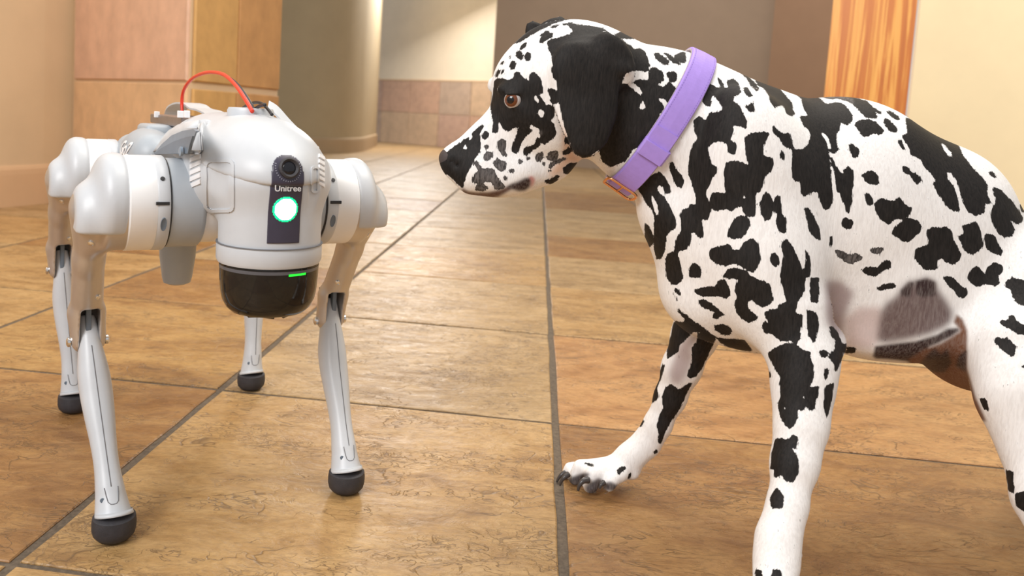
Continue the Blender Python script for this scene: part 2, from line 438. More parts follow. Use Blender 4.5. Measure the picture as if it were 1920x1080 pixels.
def skirting(name, pts, h, d, m):
    """rounded-top baseboard in front of a wall polyline"""
    pts = [np.array(p, float) for p in pts]; prof = [(0, 0), (d, 0), (d, h*.78), (d*.9, h*.9), (d*.6, h*.97), (0, h)]
    vs = []; fs = []; m_ = len(prof)
    for i, p in enumerate(pts):
        a = pts[max(i-1, 0)]; b = pts[min(i+1, len(pts)-1)]; t = (b-a)/np.linalg.norm(b-a); n_ = np.array([t[1], -t[0]])
        for q, z in prof: vs.append((*(p+n_*q), z))
    for i in range(len(pts)-1):
        for k in range(m_): fs.append((i*m_+k, (i+1)*m_+k, (i+1)*m_+(k+1) % m_, i*m_+(k+1) % m_))
    fs += [tuple(range(m_)), tuple(len(vs)-1-k for k in range(m_))]
    o = pyd(name, vs, fs, m); 
    bm = bmesh.new(); bm.from_mesh(o.data); bmesh.ops.recalc_face_normals(bm, faces=bm.faces); bm.to_mesh(o.data); bm.free()
    return struct(o)
HW = 3.4
lw = [(-2.9, 1.2), (-2.62, 2.0), (-2.38, 2.7), (-2.18, 3.4), (-2.09, 3.77), (-1.99, 4.02), (-1.93, 4.2)]
wall('wall_left', lw, HW, .2, PLASTER)
skirting('baseboard_left', lw[:-1]+[(-1.955, 4.13)], .2, .022, SKIRT)
# tiled pillar
pillar = struct(pyd('wall_pillar', [(-1.93, 4.2, 0), (-1.04, 3.30, 0), (-.95, 3.68, 0), (-.85, 4.15, 0), (-1.1, 4.9, 0), (-1.9, 5.0, 0)] +
                    [(-1.93, 4.2, HW), (-1.04, 3.30, HW), (-.95, 3.68, HW), (-.85, 4.15, HW), (-1.1, 4.9, HW), (-1.9, 5.0, HW)],
                    [(i, (i+1) % 6, 6+(i+1) % 6, 6+i) for i in range(6)]+[(5, 4, 3, 2, 1, 0), (6, 7, 8, 9, 10, 11)], SEAM))
def cladtile(a, b, z0, z1, m, parent, th=.012, gap=.006):
    a = np.array(a, float); b = np.array(b, float); L = np.linalg.norm(b-a); t = (b-a)/L; n_ = np.array([t[1], -t[0]])
    a2 = a+t*gap; b2 = b-t*gap; z0 += gap; z1 -= gap; e = .004
    vs = [(*a2, z0), (*b2, z0), (*b2, z1), (*a2, z1)]
    vs += [(*(a2+n_*(th-e)), z0), (*(b2+n_*(th-e)), z0), (*(b2+n_*(th-e)), z1), (*(a2+n_*(th-e)), z1)]
    A = a2+t*e; B = b2-t*e
    vs += [(*(A+n_*th), z0+e), (*(B+n_*th), z0+e), (*(B+n_*th), z1-e), (*(A+n_*th), z1-e)]
    fs = [(0, 1, 2, 3)[::-1], (8, 9, 10, 11)]
    for r in (0, 4):
        for k in range(4): fs.append((r+k, r+(k+1) % 4, r+4+(k+1) % 4, r+4+k))
    return pyd('wall_tile', vs, fs, m, parent)
Hj = .632
for z0, z1, ms in ((0.0, Hj, (PEACH, OCHC, BRC)), (Hj, Hj+.62, (PINK, OCHC, BRC)), (Hj+.62, Hj+1.24, (PEACH, OCHC, BRC))):
    cladtile((-1.90, 4.17), (-1.04, 3.30), z0, z1, ms[0], pillar)
    cladtile((-1.035, 3.31), (-.95, 3.68), z0, z1-.02, ms[1], pillar)
    cladtile((-.95, 3.68), (-.85, 4.15), z0, z1-.02, ms[2], pillar)
# curved olive column wall in the middle distance
cw0 = [(-6.5, 10.4), (-3.2, 9.85), (-2.4, 9.72), (-1.95, 9.78), (-1.55, 9.98), (-1.26, 10.35), (-1.12, 10.85), (-1.07, 11.5), (-1.07, 13.4)]
cw = []
for i in range(len(cw0)-1):
    q0, q1, q2, q3 = [np.array(cw0[k]) for k in (max(i-1, 0), i, i+1, min(i+2, len(cw0)-1))]
    for k in range(5):
        t = k/5; cw.append(tuple(.5*((2*q1)+(-q0+q2)*t+(2*q0-5*q1+4*q2-q3)*t*t+(-q0+3*q1-3*q2+q3)*t**3)))
cw.append(cw0[-1])
wall('wall_curved', cw, HW, .25, OLIVE)
skirting('baseboard_curved', cw, .2, .025, SKIRT2)
# far wall with tiled wainscot
fa, fb = np.array([-2.2, 16.0]), np.array([3.6, 11.2])
wf = wall('wall_far', [fa, fb], 4.2, .2, CREAMFAR)
tdir = (fb-fa)/np.linalg.norm(fb-fa); L = np.linalg.norm(fb-fa); kk = 0
x = 0.0
while x < L-.7:
    for r in range(2):
        cladtile(fa+tdir*x, fa+tdir*(x+.7), r*.58, (r+1)*.58, FT[(kk*3+r*2+kk//3) % 4], wf, .015, .004)
    x += .7; kk += 1
trim = wall('trim_1', [fa+np.array([tdir[1], -tdir[0]])*.02, fb+np.array([tdir[1], -tdir[0]])*.02], 1.185, .02, SEAM, z0=1.16)
# dark wall behind the dog, lighter return, wooden post, cream wall
d0 = W(920, 200, 10.6); d1 = W(1441, 150, 9.2)
wall('wall_back', [d0[:2], d1[:2]], HW+.6, .2, TAUPE)
b0 = W(1440, 150, 8.6); b1 = W(1640, 150, 7.4)
wall('wall_return', [b0[:2], b1[:2]], HW, .2, BROWNW)
p0 = W(1551, 120, 3.75); p1 = W(1708, 120, 3.6)
post = wall('trim_2', [p0[:2], p1[:2]], HW, .12, WOOD)
c0 = W(1714, 120, 3.58); c1 = W(3600, 120, 1.9)
wall('trim_3', [p1[:2]+[.002, -.004], c0[:2]+[.004, 0]], HW, .1, CREAMFAR)
wall('wall_right', [c0[:2], c1[:2]], HW, .15, CREAM)
skirting('baseboard_right', [c0[:2], c1[:2]], .15, .02, SKIRT)
# ------------------------------------------------------------------ robot materials
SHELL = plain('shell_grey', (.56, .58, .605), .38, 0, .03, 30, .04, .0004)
SHELL2 = plain('shell_dark_grey', (.40, .435, .47), .42, 0, .03, 30, .04, .0004)  # darker grey plastic of torso, housings and battery box
DUCT = plain('slate_plastic', (.14, .18, .23), .4)
SILVER = plain('satin_silver', (.60, .565, .54), .36, .75, .03, 30, .03, .0003)
BARREL = plain('bright_silver', (.90, .90, .90), .38, .12, .02, 30, .03, .0003)
PANEL = plain('panel_violet_black', (.045, .040, .065), .35)
RUBBER = plain('black_rubber', (.035, .033, .038), .6, 0, .2, 90, .4, .001)
BLACK = mat('black_gloss', (.012, .011, .010), .08, 0.0); BLACK.node_tree.nodes['Principled BSDF'].inputs['Specular IOR Level'].default_value = .4
LENS = mat('lens', (.01, .01, .014), .04)
LINE = mat('joint_line', (.16, .16, .17), .6)
DARK = mat('dark_gap', (.02, .02, .022), .5)
WHITE = mat('white_print', (.85, .85, .86), .5)
CHROME = mat('chrome', (.8, .8, .8), .15, 1.0)
REDC = mat('red_cable', (.80, .045, .02), .35); BLKC = mat('black_cable', (.02, .02, .022), .4)
BRNP = plain('brown_plate', (.24, .19, .17), .35, .4)
LED = mat('led', (1, 1, 1), .4); b_ = LED.node_tree.nodes['Principled BSDF']; b_.inputs['Emission Color'].default_value = (.72, 1, .84, 1); b_.inputs['Emission Strength'].default_value = 3.2
LEDG = mat('led_rim', (.0, .5, .2), .4); b_ = LEDG.node_tree.nodes['Principled BSDF']; b_.inputs['Emission Color'].default_value = (.0, .85, .32, 1); b_.inputs['Emission Strength'].default_value = .9
LEDB = mat('led_bar', (.0, .6, .05), .4); b_ = LEDB.node_tree.nodes['Principled BSDF']; b_.inputs['Emission Color'].default_value = (.02, .9, .03, 1); b_.inputs['Emission Strength'].default_value = 1.1
COPPER = mat('inner_copper', (.40, .24, .13), .35, .5)

# ------------------------------------------------------------------ robot
Fd = unit(np.array([.504, -.864])); Ld = np.array([-Fd[1], Fd[0]]); C0 = np.array([-.36, 1.237])
rob = empty('robot_dog', (C0[0], C0[1], 0), 'light grey four-legged robot with green lit face panel and black dome', 'robot')
rob.rotation_euler = (0, 0, math.atan2(Fd[1], Fd[0]))
def LP(u, v, axis, val):
    r = ray(u, v); n_ = Fd if axis == 'x' else Ld
    t = (val-((CPOS[:2]-C0)@n_))/(r[:2]@n_); q = CPOS+r*t
    return np.array([(q[:2]-C0)@Fd, (q[:2]-C0)@Ld, q[2]])
YC = .012
# torso
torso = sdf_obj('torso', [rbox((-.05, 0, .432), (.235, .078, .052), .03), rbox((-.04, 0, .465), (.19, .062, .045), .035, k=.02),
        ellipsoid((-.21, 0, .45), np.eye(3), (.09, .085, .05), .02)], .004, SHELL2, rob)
#
# head shell: round neck rising into a broad hood
head = [cyl((.282, YC, .417), (0, 0, 1), .0635, .042, .006),
        ellipsoid((.250, YC, .462), np.eye(3), (.096, .084, .060), .018),
        rbox((.165, YC*.5, .462), (.09, .078, .050), .032, k=.03),
        rbox((.196, YC, .465), (.036, .090, .041), .022, k=.014)]
Rz = Matrix.Rotation(math.atan2(Fd[1], Fd[0]), 3, 'Z')
def bv_np(V, F): return BVHTree.FromPolygons([Vector(p) for p in V], [tuple(int(k) for k in f) for f in F])
def camhit(b, u, v):
    """where the sight line through a traced point meets a robot shell (robot coordinates)"""
    o = Rz.inverted() @ (Vector(CPOS)-Vector((C0[0], C0[1], 0))); d = Rz.inverted() @ Vector(ray(u, v))
    h = b.ray_cast(o, d.normalized()); return (np.array(h[0]), np.array(h[1])) if h[0] is not None else (None, None)
_V, _F = netmesh(head, .004); hb0 = bv_np(_V, _F)
cuts = []
for (u_w, v_w, hw_, hh_w) in ((405, 342, .019, .034), (590, 352, .009, .030)):
    p_, n_ = camhit(hb0, u_w, v_w)
    if p_ is None: continue
    n_ = unit(n_*np.array([1, 1, .3])); t_ = unit(np.cross([0, 0, 1.0], n_)); w_ = np.cross(n_, t_)
    cuts.append(rbox(p_+n_*.006, (hw_, hh_w, .0095), .004, k=.0025, op='cut', A=np.stack([t_, w_, n_])))
sdf_obj('head_shell', head+cuts, .0022, SHELL, rob)
# raised hood over the top of the head
top = [ellipsoid((.205, YC*.8, .462), np.eye(3), (.150, .090, .0775), .01), ellipsoid((.085, 0, .466), np.eye(3), (.13, .082, .072), .03)]
pl = rbox((.20, 0, .60), (.4, .3, .112), .001, k=.006, op='int', A=np.array([[.982, 0, -.19], [0, 1, 0], [.19, 0, .982]]))
sdf_obj('hood', [dict(p) for p in top]+[pl], .0025, SHELL, rob)
# top cap disc
cp = LP(470, 214, 'y', .01)
lathe('top_cap', [(.030, -.012), (.031, .004), (.029, .008), (.0, .009)], 40, SHELL, rob, Matrix.Translation(tuple(cp)), caps=False)
# neck ring and sensor dome
lathe('neck_ring', [(.0635, .0), (.0655, .004), (.0655, .020), (.0645, .024), (.060, .024)], 48, SHELL, rob, Matrix.Translation((.282, YC, .357)), caps=False)
lathe('ring_gap', [(.0638, .0), (.0662, .0), (.0662, .0010), (.0638, .0010)], 48, LINE, rob, Matrix.Translation((.282, YC, .3805)), caps=False)
dome = lathe('sensor_dome', [(.056, .066), (.0610, .066), (.0615, .060), (.0612, .045), (.0600, .030), (.0575, .017), (.053, .008), (.047, .002), (.040, 0), (.034, .003), (.030, .010), (.022, .014), (.0, .015)], 56, BLACK, rob, Matrix.Translation((.284, YC, .293)), caps=False)
lathe('dome_mirror', [(.026, .012), (.024, .006), (.014, .004), (.0, .004)], 32, COPPER, dome, Matrix.Translation((.284, YC, .293)), caps=False)
def curl(name, a0, a1, m, par):
    pts = []
    for k in range(9):
        a = a0+(a1-a0)*k/8; pts.append((.284+.036*math.cos(a), YC+.036*math.sin(a), .2935+.002*math.sin(k/8*math.pi)))
    tube(name, pts, .0035, m, par)
curl('dome_rim', -1.0, -.1, BLACK, dome); curl('dome_rim', .2, 1.0, BLACK, dome)
lathe('dome_band', [(.0618, 0), (.0618, .004)], 56, plain('dome_band_grey', (.10, .10, .11), .2), dome, Matrix.Translation((.284, YC, .350)), caps=False)
# face panel, laid on the shell
deps = bpy.context.evaluated_depsgraph_get
def bvh_of(objs):
    vs = []; fs = []
    for o in objs:
        b = len(vs); vs += [v.co.copy() for v in o.data.vertices]; fs += [tuple(i+b for i in p.vertices) for p in o.data.polygons]
    return BVHTree.FromPolygons(vs, fs)
hb = bvh_of([o for o in rob.children if o.name in ('head_shell', 'hood')] or [o for o in bpy.data.objects if o.name in ('head_shell', 'hood')])
def onhead(y, z, off, dy=0.0):
    o = Vector((.6, y, z)); hit = hb.ray_cast(o, Vector((-1, dy, 0)).normalized())
    return (hit[0].x+off) if hit[0] is not None else None
def decal(name, yc, zc, inside, hw, hh, off, m, par=None, res=.0015, th=.0022):
    """thin plate following the head front; inside(y,z)->bool"""
    ny, nz = int(2*hw/res)+1, int(2*hh/res)+1
    vs = []; fs = []; ids = {}
    for a in range(ny):
        for b in range(nz):
            y = yc-hw+2*hw*a/(ny-1); z = zc-hh+2*hh*b/(nz-1)
            x_ = onhead(y, z, off)
            if x_ is None or not inside(y-yc, z-zc): continue
            ids[a, b] = len(vs); vs.append((x_, y, z)); vs.append((x_-th, y, z))
    for (a, b), i in ids.items():
        q = [(a, b), (a+1, b), (a+1, b+1), (a, b+1)]
        if all(k in ids for k in q):
            w = [ids[k] for k in q]; fs.append(tuple(w)); fs.append(tuple(k+1 for k in w[::-1]))
            for k in range(4):
                p_, r_ = q[k], q[(k+1) % 4]
                dx, dz = r_[0]-p_[0], r_[1]-p_[1]; nb = [(p_[0]+dz, p_[1]-dx), (r_[0]+dz, r_[1]-dx)]
                if not all(s in ids for s in nb): fs.append((ids[p_], ids[p_]+1, ids[r_]+1, ids[r_]))
    return pyd(name, vs, fs, m, par or rob, True)
py_ = LP(533, 400, 'x', .343)[1]
pt = LP(533, 288, 'x', .335)[2]; pb = LP(533, 456, 'x', .344)[2]; pw = .0195
zc_ = (pt+pb)/2; hh_ = (pt-pb)/2
panel = decal('face_panel', py_, zc_, lambda y, z: (z < hh_-pw) or (y*y+(z-hh_+pw)**2 <= pw*pw), pw, hh_, .0012, PANEL, res=.0013)
# camera lens in the panel
zl = LP(534, 314, 'x', .340)[2]; xl = onhead(py_, zl, .001)
nm = Matrix.Translation((xl, py_, zl)) @ Matrix.Rotation(math.radians(78), 4, 'Y')
lathe('camera_lens', [(.0125, 0), (.0125, .004), (.0105, .0055), (.0088, .004), (.0075, .0028)], 36, RUBBER, panel, nm, caps=False)
lens = lathe('lens_glass', [(.0098, .001), (.0080, .0030), (.005, .0042), (.0, .0047)], 32, LENS, panel, nm, caps=False)
# ticks around the lens
vs = []; fs = []
for k in range(22):
    a = math.radians(-200+k*220/21+0)
    for rr, da in ((.0145, -.035), (.0160, -.035), (.0160, .035), (.0145, .035)):
        y = py_+rr*math.cos(a+da); z = zl+rr*math.sin(a+da); vs.append((onhead(y, z, .0019) or .33, y, z))
    fs.append(tuple(range(len(vs)-4, len(vs))))
pyd('lens_scale_print', vs, fs, plain('tick_grey', (.25, .25, .3), .5), panel)['kind'] = 'stuff'
# status lamp
zg = LP(532, 392, 'x', .344)[2]; xg = onhead(py_, zg, .0012)
decal('lamp_rim', py_, zg, lambda y, z: y*y+z*z <= .0160**2, .0162, .0162, .0018, LEDG, panel, .001)
decal('status_lamp', py_, zg, lambda y, z: y*y+z*z <= .0134**2, .0136, .0136, .0026, LED, panel, .001)
def text(name, s, size, M, m, parent, shear=0, ext=.0002, space=1.0, bold=0, onto=None, lift=.001):
    c = bpy.data.curves.new(name, 'FONT'); c.body = s; c.size = size; c.extrude = ext; c.align_x = 'CENTER'; c.align_y = 'CENTER'; c.shear = shear; c.space_character = space; c.offset = bold
    o = bpy.data.objects.new(name, c); COL.objects.link(o)
    bpy.context.view_layer.update()
    me = bpy.data.meshes.new_from_object(o.evaluated_get(bpy.context.evaluated_depsgraph_get()))
    bpy.data.objects.remove(o); me.name = name; me.materials.clear(); me.transform(M)
    if onto is not None:
        nz = (M.to_3x3() @ Vector((0, 0, 1))).normalized()
        for v_ in me.vertices:
            hh = onto.ray_cast(v_.co+nz*.06, -nz)
            if hh[0] is not None: v_.co = hh[0]+nz*(lift+(v_.co-M.translation).dot(nz))
    return link(name, me, m, parent)
zt = LP(533, 352, 'x', .343)[2]
MT = Matrix.Translation((onhead(py_, zt, .0030), py_, zt)) @ Matrix(((0, 0, 1, 0), (1, 0, 0, 0), (0, 1, 0, 0), (0, 0, 0, 1)))
text('lettering', 'Unitree', .0105, MT, WHITE, panel, bold=.00012)
# light bar on the dome
pa = LP(537, 517, 'x', .3455)
vs = []; fs = []
for k in range(9):
    a = .02+.40*k/8+.04; 
    for z in (pa[2]-.0013, pa[2]+.0013): vs.append((.284+.0622*math.cos(a), YC+.0622*math.sin(a), z))
for k in range(8): fs.append((2*k, 2*k+2, 2*k+3, 2*k+1))
pyd('light_bar', vs, fs, LEDB, dome)
# white vent stripes on both cheeks
hb1 = bvh_of([o for o in bpy.data.objects if o.name in ('head_shell', 'hood')])
for side, (u0, u1, v0, v1) in ((-1, (358, 377, 279, 350)), (1, (597, 607, 290, 350))):
    for k in range(6):
        va = v0+(v1-v0)*k/6+2; vb = v0+(v1-v0)*(k+1)/6-2; s_ = -4 if side < 0 else 3
        q = []
        for (a_, b_) in ((u0, va-s_), (u1, va+s_), (u1, vb+s_), (u0, vb-s_)):
            p_, n_ = camhit(hb1, a_, b_)
            if p_ is None: break
            q.append((p_, n_))
        if len(q) < 4: continue
        vs = [tuple(p+n*.0018) for p, n in q]+[tuple(p-n*.002) for p, n in q]
        pyd('vent_stripe', vs, [(0, 1, 2, 3), (7, 6, 5, 4), (0, 4, 5, 1), (1, 5, 6, 2), (2, 6, 7, 3), (3, 7, 4, 0)], WHITE, rob)
def surf_patch(name, inside, u0, u1, v0, v1, step, off, m, par):
    ids = {}; vs = []; fs = []
    nu, nv_ = int((u1-u0)/step), int((v1-v0)/step)
    for a in range(nu+1):
        for b in range(nv_+1):
            u, v = u0+a*step, v0+b*step
            if not inside(u, v): continue
            p_, n_ = camhit(hb1, u, v)
            if p_ is None: continue
            ids[a, b] = len(vs); vs.append(tuple(p_+n_*off)); vs.append(tuple(p_-n_*.001))
    for (a, b), i in ids.items():
        q = [(a, b), (a+1, b), (a+1, b+1), (a, b+1)]
        if all(k in ids for k in q):
            w = [ids[k] for k in q]; fs.append(tuple(w)); fs.append(tuple(k+1 for k in w[::-1]))
            for k in range(4):
                p_, r_ = q[k], q[(k+1) % 4]; dx, dz = r_[0]-p_[0], r_[1]-p_[1]
                if not all(z in ids for z in ((p_[0]+dz, p_[1]-dx), (r_[0]+dz, r_[1]-dx))): fs.append((ids[p_], ids[p_]+1, ids[r_]+1, ids[r_]))
    if fs:
        o = pyd(name, vs, fs, m, par, False); o.data.validate(); return o
def rr(u, v, a, b, c, d, r_):
    x = max(a+r_-u, u-(c-r_), 0); y = max(b+r_-v, v-(d-r_), 0); return a <= u <= c and b <= v <= d and x*x+y*y <= r_*r_
surf_patch('cheek_frame', lambda u, v: rr(u, v, 383, 299, 440, 398, 9) and not rr(u, v, 390, 306, 435, 391, 7), 380, 445, 296, 402, 1.0, .0016, SHELL, rob)
surf_patch('cheek_frame', lambda u, v: rr(u, v, 582, 312, 597, 362, 5) and not rr(u, v, 586, 317, 594, 357, 3), 580, 600, 310, 365, .8, .0016, SHELL, rob)
def prism(name, pix, axis, val, d, m, par=None):
    q = [LP(u, v, axis, val) for u, v in pix]; dv = np.array([d, 0, 0]) if axis == 'x' else np.array([0, d, 0])
    n = len(q); vs = [tuple(p) for p in q]+[tuple(p+dv) for p in q]
    fs = [tuple(range(n)), tuple(range(2*n-1, n-1, -1))]+[(i, i+n, (i+1) % n+n, (i+1) % n) for i in range(n)]
    o = pyd(name, vs, fs, m, par or rob)
    bm = bmesh.new(); bm.from_mesh(o.data); bmesh.ops.recalc_face_normals(bm, faces=bm.faces); bm.to_mesh(o.data); bm.free(); return o
# rear fairing that closes the hood towards the back, with slate air ducts let into its sides
def prism_y(name, P, y0, y1, m, par=None, bev=0, inset=0.0):
    n = len(P); c = np.mean([p[[0, 2]] for p in P], 0); bm = bmesh.new(); A = []
    for y in (y0, y1): A.append([bm.verts.new((p[0], y, p[2])) for p in P])
    bm.faces.new(A[0]); bm.faces.new(A[1][::-1])
    for i in range(n): bm.faces.new((A[0][i], A[1][i], A[1][(i+1) % n], A[0][(i+1) % n]))
    o = bmo(name, bm, m, par or rob, bev > 0, bev, 3)
    return o
fa_ = [LP(u, v, 'y', -.087) for u, v in ((283, 289), (298, 270), (317, 253), (340, 243), (376, 240), (380, 290))]
fb_ = [LP(u, v, 'y', -.052) for u, v in ((283, 286), (292, 268), (309, 248), (338, 229), (380, 221), (384, 287))]
fc_ = [p*np.array([1, -.8, 1])-np.array([.02, 0, .018]) for p in fb_]; fd_ = [p*np.array([1, -.85, 1])-np.array([.03, 0, .03*(p[2]-.45)/.07]) for p in fa_]
vs = [tuple(p) for R_ in (fa_, fb_, fc_, fd_) for p in R_]; fs = [tuple(range(6)), tuple(range(23, 17, -1))]
for R_ in range(3):
    for k in range(6): fs.append((R_*6+k, (R_+1)*6+k, (R_+1)*6+(k+1) % 6, R_*6+(k+1) % 6))
fo = pyd('rear_fairing', vs, fs, SHELL, rob)
bm = bmesh.new(); bm.from_mesh(fo.data); bmesh.ops.bevel(bm, geom=list(bm.edges), offset=.005, segments=3, affect='EDGES'); bmesh.ops.recalc_face_normals(bm, faces=bm.faces); bm.to_mesh(fo.data); bm.free()
fo.data.polygons.foreach_set('use_smooth', [True]*len(fo.data.polygons))
SL = plain('slate_light', (.22, .27, .33), .4)
prism_y('side_duct', [LP(u, v, 'y', -.090) for u, v in ((286, 288), (301, 270), (319, 254), (340, 245), (360, 242), (365, 246), (360, 260), (351, 287))], -.0885, -.084, SL)
prism_y('duct_blade', [LP(u, v, 'y', -.091) for u, v in ((287, 289), (303, 277), (325, 265), (348, 257), (360, 255), (355, 270), (351, 288))], -.0905, -.088, DUCT)
lathe('duct_fastener', [(.006, 0), (.006, .003), (.0035, .004), (0, .004)], 14, SL, rob, Matrix.Translation(tuple(LP(342, 284, 'y', -.092))) @ Matrix.Rotation(math.radians(90), 4, 'X'), caps=False)
# things on its back
zb = .528
bp = LP(292, 243, 'y', -.06)
box('battery_box', (bp[0], -.045, bp[2]-.004), (.085, .075, .026), SHELL2, rob, bev=.010, seg=3, smooth=True)
sp = LP(315, 222, 'y', -.03)
box('mounting_plate', (sp[0]+.06, -.01, sp[2]-.002), (.24, .075, .015), BRNP, rob, bev=.0015)
for u in (294, 338, 350):
    p = LP(u, 218, 'y', -.049); box('terminal', (p[0], p[1], p[2]+.003), (.008, .008, .010), WHITE, rob, bev=.001)
def strip(name, pts, wvec, m, th=.0025, par=None):
    pts = [np.array(p, float) for p in pts]; w = np.array(wvec, float); vs = []; fs = []
    for i, p in enumerate(pts):
        t = unit(pts[min(i+1, len(pts)-1)]-pts[max(i-1, 0)]); n_ = unit(np.cross(t, w))*th
        vs += [p-w/2, p+w/2, p+w/2+n_, p-w/2+n_]
    for i in range(len(pts)-1):
        for k in range(4): fs.append((4*i+k, 4*i+(k+1) % 4, 4*i+4+(k+1) % 4, 4*i+4+k))
    fs += [(3, 2, 1, 0), tuple(len(vs)-4+k for k in range(4))]
    o = pyd(name, vs, fs, m, par or rob, False)
    bm = bmesh.new(); bm.from_mesh(o.data); bmesh.ops.recalc_face_normals(bm, faces=bm.faces); bm.to_mesh(o.data); bm.free()
    return o
def smoothpts(P, sub=5):
    P = [np.array(p, float) for p in P]; out = []
    for i in range(len(P)-1):
        p0, p1, p2, p3 = P[max(i-1, 0)], P[i], P[i+1], P[min(i+2, len(P)-1)]
        for k in range(sub):
            t = k/sub; out.append(.5*((2*p1)+(-p0+p2)*t+(2*p0-5*p1+4*p2-p3)*t*t+(-p0+3*p1-3*p2+p3)*t**3))
    return out+[P[-1]]
strip('carry_handle', smoothpts([LP(u, v, 'y', .02) for u, v in ((326, 219), (332, 204), (348, 196), (364, 198), (376, 206), (392, 210), (412, 220))]), (0.012, .035, 0), SHELL, .003)
strip('carry_strap', smoothpts([LP(503, 196, 'x', .10), LP(520, 207, 'x', .12), LP(545, 235, 'x', .15), LP(572, 262, 'x', .18), LP(598, 285, 'x', .21)]), (.030, -.012, -.012), SHELL, .003)
tube('red_cable', [LP(u, v, 'y', .0) for u, v in ((343, 222), (341, 192), (345, 168), (361, 147), (388, 136), (417, 139), (440, 158), (459, 185), (473, 209))], .0028, REDC, rob)
tube('black_cable', [LP(u, v, 'y', .008) for u, v in ((432, 148), (446, 160), (462, 182), (477, 208))], .0026, BLKC, rob)
tube('black_wire', [LP(u, v, 'y', .02) for u, v in ((449, 208), (462, 198), (480, 192), (495, 197), (510, 215))], .0022, BLKC, rob)
tube('black_wire', [LP(u, v, 'y', .012) for u, v in ((474, 208), (484, 200), (497, 196))], .0022, BLKC, rob)
# side marking
MG = None
hump = None
for s_ in (-1, 1):
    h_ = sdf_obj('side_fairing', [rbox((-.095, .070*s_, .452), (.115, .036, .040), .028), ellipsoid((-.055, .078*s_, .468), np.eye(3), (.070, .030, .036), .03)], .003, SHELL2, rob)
    if s_ < 0: hump = h_
hbb = bvh_of([hump, torso])
_p, _n = camhit(hbb, 233, 279)
if _p is not None:
    _n = unit(_n); _x = unit(np.cross([0, 0, 1.0], _n)); _u = np.cross(_n, _x)
    MG = Matrix(((_x[0], _u[0], _n[0], _p[0]+_n[0]*.002), (_x[1], _u[1], _n[1], _p[1]+_n[1]*.002), (_x[2], _u[2], _n[2], _p[2]+_n[2]*.002), (0, 0, 0, 1)))
    text('lettering', 'Go2', .032, MG, WHITE, rob, shear=.5, ext=.0004, onto=hbb, lift=.001, bold=.0006)
# downward foot shaped housing under the belly
ap = LP(333, 480, 'x', .1)
lathe('belly_housing', [(.026, .03), (.0245, .0), (.0205, -.030), (.0185, -.037), (.012, -.040), (0, -.040)], 32, SHELL2, rob, Matrix.Translation(tuple(ap)), caps=False)

